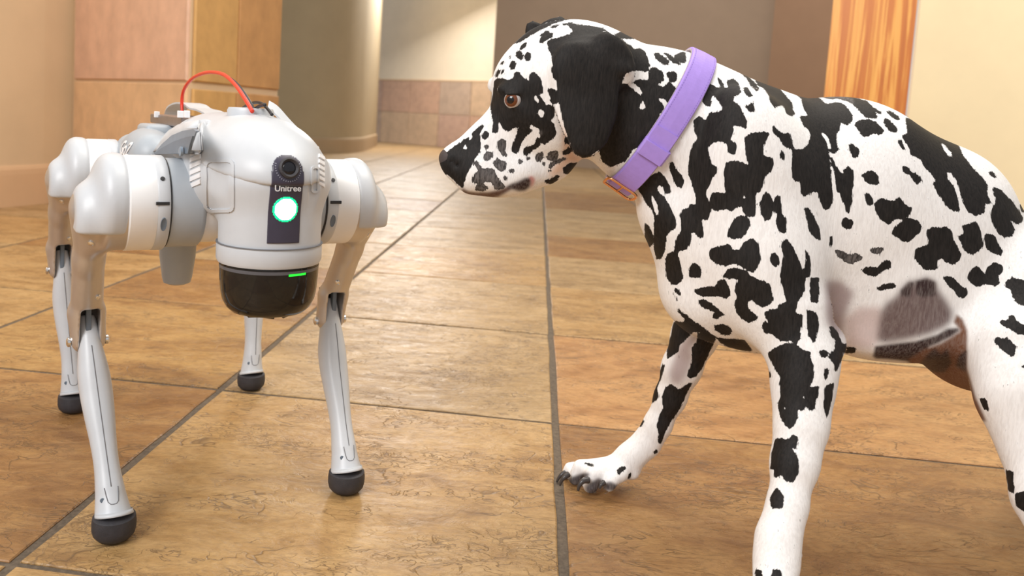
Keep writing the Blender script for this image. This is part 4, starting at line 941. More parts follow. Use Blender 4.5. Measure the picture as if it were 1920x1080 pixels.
# ------------------------------------------------------------------ coat markings, skin tints, painted bounce and shade, traced as patches (origin x, y, scale of each tracing sheet)
SH = dict(a=(820, 140, 4.5), b=(900, 20, 4.5), c=(1100, 40, 4.5), d=(1280, 120, 4.5), e=(1180, 280, 4.5), f=(1200, 460, 4.5), g=(1440, 280, 4.5), h=(1540, 160, 4.5),
          i=(1620, 300, 4.8), j=(1420, 460, 4.5), k=(1640, 480, 5.143), l=(1380, 640, 4.5), m=(1180, 580, 6.0), n=(1020, 740, 5.538), q=(1380, 640, 2.4537))
MARKS = '''
B b 500,210 545,180 590,160 570,190 520,215
B b 500,260 520,220 570,190 620,190 610,220 560,250 520,280
B b 590,140 640,120 680,115 650,135 600,150
B b 680,115 760,100 800,98 770,112 700,125
B b 335,325 360,280 395,265 385,300 350,335
B b 300,370 320,335 345,345 365,380 350,420 325,405
B b 372,375 400,348 425,360 425,400 405,430 380,410
B b 248,460 265,430 290,420 305,450 295,490 265,497
B b 240,405 255,385 270,380 262,400
B b 170,540 185,500 205,485 205,510 185,535
B b 175,450 195,420 210,415 200,440 180,465
B b 125,560 140,520 170,490 165,530 145,560
B b 120,600 150,570 200,575 240,585 290,565 285,530 310,512 340,530 350,555 390,580 420,600 415,555 440,515 480,535 515,580 525,640 530,690 490,705 450,730 480,700 520,740 555,790 560,830 575,790 625,810 632,870 610,915 590,930 630,980 640,1040 620,1075 600,1080 520,1040 500,1000 440,960 410,985 400,1040 330,1060 310,1010 340,980 290,985 240,1020 200,1000 160,930 150,980 130,1035 105,1020 115,960 100,880 90,800 110,700
W b 455,720 480,710 500,760 490,790 465,760
W b 480,860 510,825 545,855 535,890 510,905
B b 570,670 600,650 650,680 660,770 620,790 590,770 600,740
B b 600,470 640,480 650,590 620,570 605,520
B b 570,260 600,240 680,225 760,195 790,170 740,125 790,112 900,125 1000,140 1040,150 1090,190 1180,240 1260,290 1310,330 1340,320 1390,340 1410,390 1430,460 1400,510 1330,505 1280,510 1220,535 1200,600 1195,700 1160,800 1110,920 1060,1020 1040,1080 750,1080 720,1000 690,880 655,720 650,610 620,480 600,370 575,310
B b 1140,215 1180,180 1230,180 1300,215 1305,240 1220,235 1160,235
B b 300,285 400,190 480,130 600,70 700,40 760,70 680,88 600,118 540,150 440,200 350,255
B b 230,300 180,240 340,60 480,-20 600,-50 720,-40 780,60 680,86 600,116 540,148 440,198 350,253
B a 1010,50 1020,200 1050,330 1090,470 1120,560 1130,620 1170,670 1230,700 1290,690 1330,650 1390,580 1430,490 1440,300 1440,0 1000,0
B a 15,740 70,665 130,615 200,570 255,525 270,560 205,620 250,640 250,570 300,540 290,500 340,450 385,420 390,440 355,500 365,580 365,650 320,700 290,760 250,830 230,900 215,960 150,900 100,850 0,830 0,740
B a 375,510 400,475 430,490 425,530 395,550 378,535
B a 465,490 470,430 500,410 520,440 500,490
G a 510,560 540,540 575,555 580,600 565,640 595,690 560,690 530,660 510,620
G a 390,680 420,650 460,655 468,690 440,715 410,735 395,710
B a 620,620 650,560 670,510 690,450 760,440 800,470 770,500 740,530 710,570 690,630 660,670 630,650
B a 725,640 750,610 800,600 830,570 830,540 870,530 870,580 850,610 800,640 760,680 735,685
B a 860,370 930,380 985,420 1005,500 960,550 900,590 870,560 880,500 850,430
G a 825,690 850,660 895,655 890,700 860,740 835,735
G a 920,700 940,655 1000,635 1022,650 1020,700 990,725 940,725
G a 935,790 950,750 1000,725 1060,700 1100,705 1010,750 960,790
G a 680,730 700,710 722,725 715,750 690,755
G a 880,745 895,735 912,745 905,765 885,762
G a 470,740 510,705 540,730 580,730 580,790 560,815 520,810 490,780
G a 325,780 350,755 375,775 365,810 340,800
G a 290,880 320,830 370,800 430,790 480,800 500,860 530,900 570,930 560,960 500,960 460,910 400,900 380,920 330,920 295,905
G a 555,870 570,850 590,865 585,890 565,898
L a 205,950 260,985 330,994 430,992 520,972 600,940 640,960 520,1030 420,1060 300,1060 210,1020
D a 580,950 620,920 680,900 740,870 790,865 800,900 780,950 740,980 690,985 640,970
P a 770,860 800,855 825,880 810,930 785,955 795,900
G a 395,600 430,585 445,610 410,640
G a 300,760 325,720 350,740 330,775
G a 600,800 640,790 650,820 615,835
G a 470,930 530,915 560,940 520,975 480,965
G a 330,930 400,925 430,960 380,985 320,975
G a 860,480 880,470 890,500 870,510
G a 745,700 775,690 785,712 760,725
B a 900,895 960,880 1000,850 1035,855 1010,890 960,925 920,915
B a 1060,790 1110,750 1170,745 1230,740 1290,740 1250,790 1200,820 1130,840 1070,835
B a 1055,650 1110,610 1135,640 1110,670 1065,675
B a 1070,550 1090,525 1115,545 1110,580 1080,585
B a 925,815 965,800 970,812 935,822
B c 400,235 460,230 500,260 505,310 530,360 520,420 470,430 420,420 380,400 370,330 300,250 280,180 350,230
B c 230,120 280,90 330,90 400,125 405,150 330,140 280,145
B c 310,530 380,520 430,490 520,500 530,400 580,390 640,430 650,490 600,540 650,560 700,510 740,560 770,560 740,640 700,700 690,750 660,780 610,870 560,950 510,1000 440,1060 390,1080 100,1080 190,960 270,700 300,560
B c 130,700 300,560 340,700 260,860 160,1050 60,1110
B c 100,1060 400,1060 330,1180 200,1230 130,1180
W c 320,480 350,455 390,430 430,410 480,420 515,440 510,490 450,480 420,500 380,520 320,530
W c 340,530 400,520 450,560 475,600 455,630 410,590 370,560
W c 430,740 450,700 470,660 500,710 495,745 450,745
W c 585,650 640,645 690,690 680,740 640,800 620,830 610,790 650,740 640,690
B c 670,430 730,425 765,440 760,500 720,520 690,490
B c 565,270 600,265 650,300 695,340 680,370 640,360 590,320
B c 640,250 700,280 760,330 810,390 780,370 720,340 670,290
B c 740,285 800,260 835,260 835,350 800,350 750,320
B c 1035,410 1060,415 1040,460 1030,460
B d 165,320 200,200 215,165 270,185 300,205 330,210 290,120 310,120 340,160 350,205 390,200 370,140 430,125 470,160 490,240 470,260 430,270 430,320 480,350 500,400 540,480 540,550 500,530 450,520 420,520 430,560 400,640 460,680 450,740 420,770 390,720 380,680 330,650 260,660 210,700 220,760 230,840 270,860 260,920 210,950 200,1010 190,1080 100,1080 60,950 60,850 80,760 90,680 130,630 100,560 90,480 140,440 190,480 230,410 300,410 350,380 300,310 250,250 240,300 235,360 200,350
B d 510,210 540,190 560,220 590,270 560,280 530,250
B d 520,350 560,350 590,310 600,350 605,400 570,405
B d 475,70 530,90 590,140 630,190 650,210 620,230 580,190 540,120
B d 580,95 640,95 700,110 760,150 820,210 870,270 930,340 925,390 950,420 920,440 880,420 850,350 810,350 780,370 740,320 730,270 690,210 640,180 610,130
B d 925,230 1000,225 1050,235 1110,260 1180,310 1220,350 1290,320 1360,340 1420,410 1430,470 1390,520 1350,480 1320,520 1290,600 1300,640 1300,700 1290,740 1255,760 1250,700 1240,640 1215,600 1160,570 1170,600 1210,650 1225,720 1230,830 1250,900 1250,980 1260,1080 1000,1080 1000,980 960,990 925,940 920,880 930,800 930,740 980,720 1020,740 1030,700 1060,680 1080,610 1070,560 1020,520 985,440 1060,440 1020,370 1000,290 960,260
G d 1120,250 1280,250 1440,290 1440,340 1380,310 1300,290 1260,300 1180,280
B d 525,620 560,590 640,575 700,570 730,590 700,640 680,690 670,760 710,790 760,800 770,840 750,900 700,940 680,1000 650,1080 370,1080 360,900 380,830 450,820 540,850 570,860 540,800 530,700
B d 755,530 775,520 800,560 850,590 900,580 920,640 935,720 890,710 850,680 820,630 770,590
B d 825,740 850,730 855,790 840,815 822,790
B d 1260,790 1290,860 1330,960 1340,1080 1300,1080 1290,960 1270,880
B e 520,0 640,0 680,60 690,130 740,150 740,200 700,240 690,280 660,330 640,340 650,400 690,470 680,560 650,600 610,590 620,660 620,740 590,750 550,700 520,700 520,780 480,840 400,870 420,980 440,1080 310,1080 305,980 320,880 380,860 390,770 440,680 430,560 440,520 500,490 520,460 570,470 560,380 540,300 500,220 500,120
B e 815,110 870,100 940,110 1010,140 985,40 990,0 1130,0 1130,60 1200,70 1220,130 1190,180 1130,240 1110,330 1060,390 1070,480 1060,565 1010,570 965,540 955,480 900,490 865,525 810,500 735,520 700,500 680,420 700,365 820,370 800,290 800,200
W e 950,390 975,385 990,415 960,420
B e 830,0 905,0 880,50 850,40
B e 345,90 370,110 400,180 450,230 465,270 440,330 400,310 375,260 345,180
B e 60,320 150,250 200,210 260,190 300,240 340,310 350,370 310,370 280,310 250,300 230,330 260,380 300,410 350,500 390,580 390,660 340,690 310,740 300,850 270,920 230,930 210,830 210,700 210,560 190,500 150,470 100,370
W e 175,370 190,380 240,470 250,540 240,580 220,540 190,450
B e 130,620 160,650 200,720 200,790 170,830 130,750
B e 155,870 180,920 200,1000 215,1060 190,1060 145,960
B e 505,1000 540,960 590,990 600,1060 600,1080 505,1080
B e 820,740 850,650 890,580 960,555 1010,590 1020,640 980,720 930,750 880,755
B e 670,870 700,830 760,820 840,800 880,850 930,850 970,780 1040,750 1080,790 1100,860 1110,930 1080,1000 1040,1045 1000,1020 930,980 880,960 820,985 750,970 690,930
B e 790,1080 830,1020 900,1005 990,1030 1020,1080
B e 1185,920 1200,875 1230,870 1260,910 1265,970 1230,995 1195,960
B e 1100,450 1120,400 1160,360 1190,400 1220,460 1210,530 1190,590 1150,600 1110,540
B e 1240,390 1270,400 1280,470 1290,540 1320,600 1325,700 1290,710 1250,660 1240,600 1250,550 1215,500 1225,440
B e 1310,750 1340,770 1380,830 1410,920 1440,1000 1440,1080 1270,1080 1290,960 1310,880 1280,820
B e 1275,30 1300,10 1310,50 1300,95 1275,75
B f 215,110 240,70 300,70 330,110 350,200 360,280 320,330 270,330 230,280 215,200
B f 415,190 440,160 490,160 515,200 510,260 470,275 420,245
B f 450,380 500,365 560,350 640,345 660,300 720,290 750,350 760,420 730,450 680,430 600,430 530,430 480,410
B f 700,260 740,200 800,190 880,210 940,260 1000,290 1080,320 1110,360 1110,400 1130,460 1080,510 1030,525 980,490 940,450 900,490 920,540 990,600 980,630 920,655 860,620 810,560 800,470 820,440 800,380 830,290 800,280 740,280
B f 490,460 540,460 600,490 660,540 730,595 680,590 610,550 540,530 500,500
B f 610,590 640,570 680,590 660,620 625,620
B f 625,680 680,665 750,680 775,720 750,760 690,750 640,720
B f 1190,0 1280,0 1330,100 1370,200 1400,300 1380,400 1330,480 1310,560 1360,620 1350,780 1320,830 1270,800 1200,810 1150,780 1100,740 1050,740 1030,680 1050,640 1100,670 1110,690 1070,620 1050,570 1100,540 1160,540 1170,500 1240,480 1220,400 1190,300 1200,200 1220,120
B f 1080,910 1130,870 1180,850 1210,830 1290,830 1350,880 1440,900 1440,1080 1160,1080 1120,1000 1090,950
B f 640,775 720,790 800,790 880,800 920,850 950,895 850,885 750,860 680,820
B f 280,370 310,360 340,400 350,430 320,410
B f 60,80 95,130 110,230 90,200 60,130
B f 270,380 300,430 330,480 310,460 275,410
B f 970,900 1000,930 1040,970 1080,1060 1100,1080 1060,1080 1000,980
B f 310,520 350,560 400,600 450,640 530,690 600,750 635,775 600,860 560,940 500,1040 480,1080 410,1080 450,1000 470,900 450,850 500,780 540,730 450,730 400,780 340,830 320,900 270,930 230,960 230,880 260,760 290,640 370,650 380,620 320,560
B m 980,310 910,460 830,640 750,750 690,780 650,740 690,640 710,540 700,440 760,380 770,270 870,250
B m 430,870 470,840 520,880 560,910 600,880 690,820 710,830 650,930 570,1080 370,1080 370,970 400,900
B m 370,620 400,620 360,760 330,840 310,900 330,980 300,1020 245,1060 270,900 320,780
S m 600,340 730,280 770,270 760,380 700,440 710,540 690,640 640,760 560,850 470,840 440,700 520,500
B n 1120,0 1190,0 1180,40 1130,80 1110,80
B n 1240,0 1460,0 1450,60 1390,180 1310,290 1250,400 1215,510 1185,500 1195,400 1170,330 1190,240 1240,130
B n 1025,245 1040,280 1015,330 990,340 1005,285
B n 1130,600 1180,560 1180,600 1150,620
B n 400,710 440,705 510,725 515,745 470,740 430,720
B n 755,790 790,750 850,745 850,770 810,800 770,840
B n 865,870 885,820 910,805 905,840 880,880
K n 255,868 300,848 360,828 430,808 480,818 440,878 400,930 380,990 290,980 250,940
K n 435,950 500,898 560,868 600,878 640,960 620,1010 560,1050 470,1050 430,990
K n 620,930 680,898 770,940 740,1000 640,1000
K n 120,878 200,808 250,828 255,898 200,970 140,960
B g 200,0 500,0 520,80 525,160 530,240 540,330 545,430 520,500 480,510 440,450 430,380 400,340 350,330 350,370 310,400 285,380 275,300 255,250 230,275 205,230 200,160 210,60
B g 530,50 560,120 600,180 640,220 640,170 680,140 715,180 725,250 710,340 710,440 690,480 690,520 670,545 655,490 620,410 590,320 570,220 540,130
B g 500,0 600,0 560,30 530,30
B g 620,640 625,600 650,570 670,585 720,600 720,640 690,675 650,670
B g 305,500 340,490 380,560 400,600 430,660 445,770 390,745 350,690 330,600
B g 525,730 545,740 545,800 530,850 520,790
B g 315,840 350,900 360,970 350,1080 300,1080 310,990 325,940
B g 690,0 770,0 760,50 740,80 710,60
B g 795,215 840,190 870,175 920,210 940,290 900,300 850,290 810,260
B g 815,380 840,360 880,410 890,470 850,475 825,430
B g 900,460 950,410 1010,430 1060,440 1110,400 1150,460 1215,500 1190,560 1150,580 1200,580 1260,600 1300,650 1280,700 1230,740 1190,780 1140,780 1090,740 1040,710 1080,650 1140,600 1080,590 1020,640 950,590 910,520
W g 1020,640 1070,585 1140,590 1120,620 1080,625 1050,690
B g 1130,140 1180,150 1220,200 1260,210 1300,260 1260,295 1225,260 1200,215 1150,200
G g 560,850 610,850 670,880 700,900 740,870 790,900 790,930 700,970 650,950 600,910
G g 860,850 900,830 980,830 970,860 920,885 870,875
B g 780,1020 850,990 920,1000 960,960 1000,930 1040,950 1030,1000 960,1030 900,1075 840,1060
B h 0,150 60,180 40,160 90,150 150,150 220,190 260,250 260,300 220,340 170,310 120,290 160,330 150,380 110,420 130,500 140,540 110,580 80,540 90,440 40,400 0,370
B h 90,60 200,80 300,110 380,130 430,180 510,230 500,245 440,215 480,270 440,280 380,270 340,240 300,190 230,130 130,105
B h 280,330 320,290 400,290 460,310 530,380 500,420 440,400 400,430 350,430 320,390
B h 540,215 590,220 660,270 655,295 610,280
B h 525,290 550,275 600,320 650,380 620,400 570,380 540,340
B h 230,500 270,495 325,550 310,600 280,620 250,580
B h 640,465 670,455 710,550 680,540
B h 710,270 790,300 880,360 960,380 1060,440 1160,510 1200,600 1280,700 1360,780 1400,840 1400,930 1440,1000 1390,960 1370,1080 1250,1080 1200,1000 1170,900 1150,820 1100,740 1060,720 1060,790 1110,840 1150,950 1170,1060 1110,1060 1050,1010 980,900 940,830 970,800 920,740 870,690 840,630 800,600 760,590 740,520 680,430 730,400 720,330
W h 1000,480 1040,500 1100,570 1110,610 1070,600 1030,540
B i 1160,250 1220,260 1290,330 1340,380 1390,450 1430,520 1420,560 1380,580 1310,530 1340,590 1355,640 1330,690 1260,690 1210,660 1170,590 1140,520 1150,450 1190,370 1170,300
B i 870,200 1000,190 1110,240 1110,340 1150,400 1090,380 1080,480 1000,500 940,460 890,350
B i 1130,100 1160,110 1195,160 1160,155 1125,120
B i 1400,400 1430,400 1450,470 1420,470
B i 565,640 620,605 680,610 740,600 790,640 800,710 840,780 880,850 860,900 800,940 740,920 700,880 660,900 660,980 600,990 550,990 500,940 455,880 460,810 510,780 570,770 580,720
B i 850,690 900,660 880,590 940,580 1000,555 1040,610 1060,700 1070,770 1020,830 960,850 910,820 880,760
B i 1085,680 1120,660 1180,690 1210,760 1250,820 1230,860 1150,830 1100,800 1090,740
B k 890,210 930,130 990,95 1030,140 1060,190 1090,110 1160,60 1230,90 1230,160 1190,190 1210,260 1160,290 1090,270 1050,270 1000,300 940,270
B k 1260,250 1330,210 1460,240 1460,480 1380,460 1330,390 1320,330 1260,300
B k 660,210 700,190 770,220 830,290 890,320 900,370 860,410 800,390 770,330 700,280
B k 1200,630 1270,620 1300,610 1290,575 1340,570 1360,620 1460,680 1460,760 1370,750 1300,700 1220,660
B k 1150,810 1180,780 1240,800 1280,780 1320,830 1370,880 1340,910 1350,950 1320,975 1280,940 1260,880 1190,840
B k 20,310 80,280 160,262 220,285 180,310 90,325 40,330
B k 1400,1060 1460,1050 1460,1090
B l 275,110 310,70 370,40 430,20 500,20 540,60 590,90 620,110 650,200 660,280 640,340 610,400 650,390 700,370 690,460 660,570 630,585 590,540 560,590 520,570 520,640 490,710 450,735 410,700 370,620 350,520 380,470 370,400 370,290 320,200
W l 555,460 570,440 580,490 565,500
W l 405,540 425,560 420,580 405,570
B l 170,90 220,140 270,230 300,300 270,310 200,200
B l 340,820 400,820 430,860 440,900 500,940 520,1000 525,1080 290,1080 300,950
B l 440,830 480,785 525,810 520,870 500,905 460,890
B l 695,90 730,70 780,90 770,130 720,130
B l 745,220 790,240 770,290 760,330 745,320
B l 800,30 940,20 880,110 850,230 820,180 780,130 800,90
B l 750,380 830,350 810,480 770,650 740,560
B j 445,280 520,270 520,480 450,480
B j 420,540 500,570 520,700 480,830 440,780 420,700
B j 330,590 385,580 380,680 350,700 325,650
W j 400,290 440,290 445,480 500,490 500,520 420,540 420,760 370,760 390,520 330,500 330,480 390,480
W j 540,130 580,130 570,450 570,650 600,740 660,800 650,900 560,870 500,860 510,700 530,690 510,500 530,300
B j 515,900 560,880 600,910 580,945 540,945
B j 610,680 640,690 680,740 710,820 720,950 670,1060 650,1060 650,1000 600,930 650,900 660,800 620,760
B q 165,520 175,600 180,630 210,610 225,640 260,650 290,600 270,520 240,450 180,450
B q 155,720 185,670 220,710 215,765 165,770
B q 90,1050 120,1055 120,1090 90,1090
B q 160,1080 170,1050 200,1050 220,1100 160,1100
B q 1120,260 1150,265 1165,320 1140,310
B q 1240,590 1275,600 1280,700 1255,690
B q 1280,700 1335,690 1335,790 1290,760
B q 1185,0 1230,0 1290,20 1280,70 1240,50
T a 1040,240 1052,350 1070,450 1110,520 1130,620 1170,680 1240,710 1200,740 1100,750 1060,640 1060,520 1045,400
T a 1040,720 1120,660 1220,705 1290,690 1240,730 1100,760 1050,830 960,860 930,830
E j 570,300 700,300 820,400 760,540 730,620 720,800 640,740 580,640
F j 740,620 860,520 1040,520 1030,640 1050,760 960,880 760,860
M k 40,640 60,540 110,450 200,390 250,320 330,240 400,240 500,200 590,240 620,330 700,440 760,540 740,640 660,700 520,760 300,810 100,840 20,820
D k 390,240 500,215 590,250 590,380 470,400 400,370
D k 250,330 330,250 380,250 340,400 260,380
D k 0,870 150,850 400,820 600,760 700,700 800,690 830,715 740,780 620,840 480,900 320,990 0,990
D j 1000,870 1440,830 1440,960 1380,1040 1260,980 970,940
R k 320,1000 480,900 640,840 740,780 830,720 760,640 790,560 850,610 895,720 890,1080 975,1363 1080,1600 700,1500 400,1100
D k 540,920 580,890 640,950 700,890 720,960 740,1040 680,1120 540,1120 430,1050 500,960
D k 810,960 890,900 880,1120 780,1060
B j 730,860 830,860 820,910 730,910
'''
TINT = dict(B=None, W=None, G=None, K=(.075, .065, .068), D=(.035, .018, .018), P=(.62, .26, .24), L=(.12, .065, .055), T=(.70, .44, .29), S=(.42, .34, .33),  # T: throat tan, pink-tan skin plus warm bounce light painted in
            E=(.40, .32, .32), F=(.66, .55, .53), M=(.15, .105, .10), R=(.17, .075, .042))  # M: grey-brown belly skin with the groin's shade put into the colour
RX0, RY0, RWd, RHt = 800, 0, 1240, 1140
def raster(poly):
    """anti-aliased even-odd fill on the tracing raster, returns (x0, y0, patch)"""
    xs = [p[0] for p in poly]; ys = [p[1] for p in poly]
    x0, x1 = int(max(min(xs)-1, RX0)), int(min(max(xs)+2, RX0+RWd)); y0, y1 = int(max(min(ys)-1, RY0)), int(min(max(ys)+2, RY0+RHt))
    if x1 <= x0 or y1 <= y0: return None
    gx = np.arange(x0, x1, .5)+.25; gy = np.arange(y0, y1, .5)+.25
    X, Y = np.meshgrid(gx, gy); ins = np.zeros(X.shape, bool); n = len(poly)
    for i in range(n):
        ax, ay = poly[i]; bx, by = poly[(i+1) % n]
        if ay == by: continue
        c = ((ay > Y) != (by > Y)) & (X < (bx-ax)*(Y-ay)/(by-ay)+ax); ins ^= c
    return x0-RX0, y0-RY0, ins.reshape(ins.shape[0]//2, 2, ins.shape[1]//2, 2).mean((1, 3))
BLK = np.zeros((RHt, RWd)); TC = np.ones((RHt, RWd, 3))*np.array([.90, .885, .87]); HARDL = []
TS = TC.copy(); GR = np.zeros((RHt, RWd))
for line in MARKS.strip().split('\n'):
    tk = line.split(); kind, sh = tk[0], SH[tk[1]]
    poly = [(sh[0]+float(a)/sh[2], sh[1]+float(b)/sh[2]) for a, b in (p.split(',') for p in tk[2:])]
    r_ = raster(poly)
    if r_ is None: continue
    x0, y0, m_ = r_; h_, w_ = m_.shape; sl = (slice(y0, y0+h_), slice(x0, x0+w_))
    if kind == 'B': BLK[sl] = np.maximum(BLK[sl], m_)
    elif kind == 'W': BLK[sl] = np.minimum(BLK[sl], 1-m_)
    elif kind == 'G': BLK[sl] = np.maximum(BLK[sl], m_*.92); GR[sl] = np.maximum(GR[sl], m_)
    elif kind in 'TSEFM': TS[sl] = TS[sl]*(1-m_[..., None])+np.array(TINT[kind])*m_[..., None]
    else:
        HARDL.append((sl, m_, kind))
        if kind in 'DRKP': BLK[sl] = BLK[sl]*(1-m_)
def blur(A, n):
    for _ in range(n):
        A = (np.roll(A, 1, 0)+A*2+np.roll(A, -1, 0))/4; A = (np.roll(A, 1, 1)+A*2+np.roll(A, -1, 1))/4
    return A
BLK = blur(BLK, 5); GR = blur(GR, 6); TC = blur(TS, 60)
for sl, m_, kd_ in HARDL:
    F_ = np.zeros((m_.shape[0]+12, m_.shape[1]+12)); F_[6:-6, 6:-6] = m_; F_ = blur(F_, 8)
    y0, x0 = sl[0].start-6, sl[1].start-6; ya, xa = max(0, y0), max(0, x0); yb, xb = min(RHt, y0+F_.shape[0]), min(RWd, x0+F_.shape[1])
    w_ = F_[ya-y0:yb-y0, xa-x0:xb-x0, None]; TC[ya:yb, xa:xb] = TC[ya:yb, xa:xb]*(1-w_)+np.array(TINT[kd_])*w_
def sample(A, u, v):
    x = np.clip(u-RX0-.5, 0, RWd-1.01); y = np.clip(v-RY0-.5, 0, RHt-1.01); i = x.astype(int); j = y.astype(int); fx = x-i; fy = y-j
    if A.ndim == 3: fx = fx[:, None]; fy = fy[:, None]
    return A[j, i]*(1-fx)*(1-fy)+A[j, i+1]*fx*(1-fy)+A[j+1, i]*(1-fx)*fy+A[j+1, i+1]*fx*fy
# which points of the coat the tracing saw
u_, v_ = proj(P)
vd = CPOS-P; dl = np.linalg.norm(vd, axis=1); vd /= dl[:, None]
face = (Nn*vd).sum(1)
seen = np.zeros(nv, bool)
cand = np.where((face > -.05) & (u_ > RX0+1) & (u_ < 1935) & (v_ > 2) & (v_ < 1095))[0]
cv = Vector(CPOS)
for q in cand:
    p = Vector(P[q]); d = p-cv; L_ = d.length; h = bt.ray_cast(cv, d/L_, L_-.009)
    if h[0] is None: seen[q] = True
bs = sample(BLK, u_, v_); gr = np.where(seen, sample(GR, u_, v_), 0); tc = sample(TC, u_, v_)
# elsewhere: round spots scattered in space
rs = np.random.RandomState(5)
sx = rs.uniform([-.1, .7, 0], [1.2, 1.4, .85], (2600, 3))
ra = rs.uniform(.010, .026, 2600)
from mathutils.kdtree import KDTree
kd = KDTree(len(sx))
for i_, p in enumerate(sx): kd.insert(Vector(p), i_)
kd.balance()
un = np.where(~seen)[0]; other = np.zeros(nv)
nzv = np.sin(P[:, 0]*310+np.sin(P[:, 2]*270)*1.5)*.0016+np.sin(P[:, 1]*340+P[:, 2]*290)*.0016
for q in un:
    co, ix, ds = kd.find(Vector(P[q])); other[q] = np.clip((ra[ix]-ds+nzv[q])/.006+.5, 0, 1)
headfar = (P[:, 0] < .36) & (P[:, 1] > 1.13) & (P[:, 2] > .5)
other = np.where((u_ > 1040) & (u_ < 1200) & (v_ > 60) & (v_ < 300) & (P[:, 1] < 1.09), 1, other)
other = np.where(headfar & (u_ > 985) & (P[:, 2] > .58), 1, other)
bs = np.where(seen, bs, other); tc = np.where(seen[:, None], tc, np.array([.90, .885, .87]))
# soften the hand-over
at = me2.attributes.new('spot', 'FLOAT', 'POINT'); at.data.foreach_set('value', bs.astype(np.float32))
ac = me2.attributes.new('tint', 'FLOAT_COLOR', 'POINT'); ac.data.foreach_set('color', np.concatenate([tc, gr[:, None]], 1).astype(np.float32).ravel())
FUR = mat('dalmatian_coat', rough=.62); n = N(FUR)
a1 = n.n('ShaderNodeAttribute', attribute_name='spot'); a2 = n.n('ShaderNodeAttribute', attribute_name='tint')
vf = n.coord((430, 430, 70), (0, math.radians(24), 0)); vf2 = n.coord((1, 1, 1))
fz = n.noise(vf, 1.0, 3, .6, .4)
fl = n.noise(vf2, 90, 3, .6)
thr = n.math('ADD', n.math('MULTIPLY', n.math('SUBTRACT', fz, .5), 1.5), n.math('MULTIPLY', n.math('SUBTRACT', fl, .5), .35))
sp_ = n.math('ADD', a1.outputs['Fac'], thr)
mk = n.ramp(sp_, [(.26, (0, 0, 0)), (.46, (1, 1, 1))])
blk = n.ramp(fz, [(.3, (.007, .006, .0055)), (.75, (.024, .020, .018))])
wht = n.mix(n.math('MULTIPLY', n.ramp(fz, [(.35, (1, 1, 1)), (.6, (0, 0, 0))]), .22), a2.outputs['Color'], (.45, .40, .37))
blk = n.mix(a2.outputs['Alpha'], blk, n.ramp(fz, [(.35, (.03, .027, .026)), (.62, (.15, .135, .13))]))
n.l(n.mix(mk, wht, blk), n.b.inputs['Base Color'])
n.b.inputs['Specular IOR Level'].default_value = .22
n.b.inputs['Subsurface Weight'].default_value = 0
n.bump(n.math('ADD', fz, n.math('MULTIPLY', n.noise(vf2, 24, 2), 1.2)), .35, .0012)
me2.transform(Matrix.Translation(-Vector(DOGI)))
body = link('body', me2, FUR, dog)
me2.polygons.foreach_set('use_smooth', np.ones(len(me2.polygons), bool))
# ------------------------------------------------------------------ dog details
def dlocal(o): o.data.transform(Matrix.Translation(-Vector(DOGI))); return o
EYEW = mat('eye_white', (.60, .56, .55), .12); IRIS = mat('iris_brown', (.15, .045, .016), .12); PUP = mat('pupil', (.008, .006, .006), .05)
NOSE = plain('nose_leather', (.055, .040, .038), .5, 0, .25, 300, .5, .0012); CLAW = plain('claw_horn', (.055, .048, .046), .3)
def ball(name, c, r, m, par, sx=1, gaze=(0, -1, 0), cap=None):
    """sphere, or only its cap (half angle) towards the gaze"""
    g = Vector(gaze).normalized(); M = g.to_track_quat('Z', 'Y').to_matrix().to_4x4()
    pr = []; am = cap if cap else 180
    for k in range(15):
        a = math.radians(am*k/14); pr.append((max(r*math.sin(a), 1e-5), r*math.cos(a)))
    o = lathe(name, pr, 28, m, par, Matrix.Translation(Vector(c)) @ M, caps=False)
    bm = bmesh.new(); bm.from_mesh(o.data); bmesh.ops.recalc_face_normals(bm, faces=bm.faces)
    if sum(f.normal.dot((f.calc_center_median()-Vector(c))) for f in bm.faces) < 0: bmesh.ops.reverse_faces(bm, faces=bm.faces)
    bm.to_mesh(o.data); bm.free(); return dlocal(o)
def eye(c, side, gz):
    e = ball('eye', c, .0118, EYEW, dog)
    i = ball('iris', c, .0121, IRIS, e, gaze=gz, cap=46); ball('pupil', c, .01225, PUP, e, gaze=gz, cap=24)
    return e
ec = eyeC+np.array([.0005, .0030, 0])
gz = unit(np.array([-.42, -1.0, -.02])+np.array([ec[0], 0, 0])*-.3); eye(ec, -1, tuple(gz))
ec2 = np.array([ec[0], 2*YH-ec[1]-.004, ec[2]]); eye(ec2, 1, (gz[0], -gz[1], gz[2]))
nose = sdf_obj('nose', [EL(846, 298, YH, 23.5, 22, .0175, 20, .006), EL(858, 290, YH, 17, 15, .0155, 0, .006), EL(852, 308, YH-.007, 14, 13, .009, 30, .005), EL(852, 308, YH+.007, 14, 13, .009, 30, .005),
        EL(859, 309, YH-.0175, 10, 2.4, .005, -48, .002, 'cut'), EL(850, 300, YH-.0175, 5, 3.0, .005, -20, .002, 'cut')], .0012, NOSE, dog); dlocal(nose)
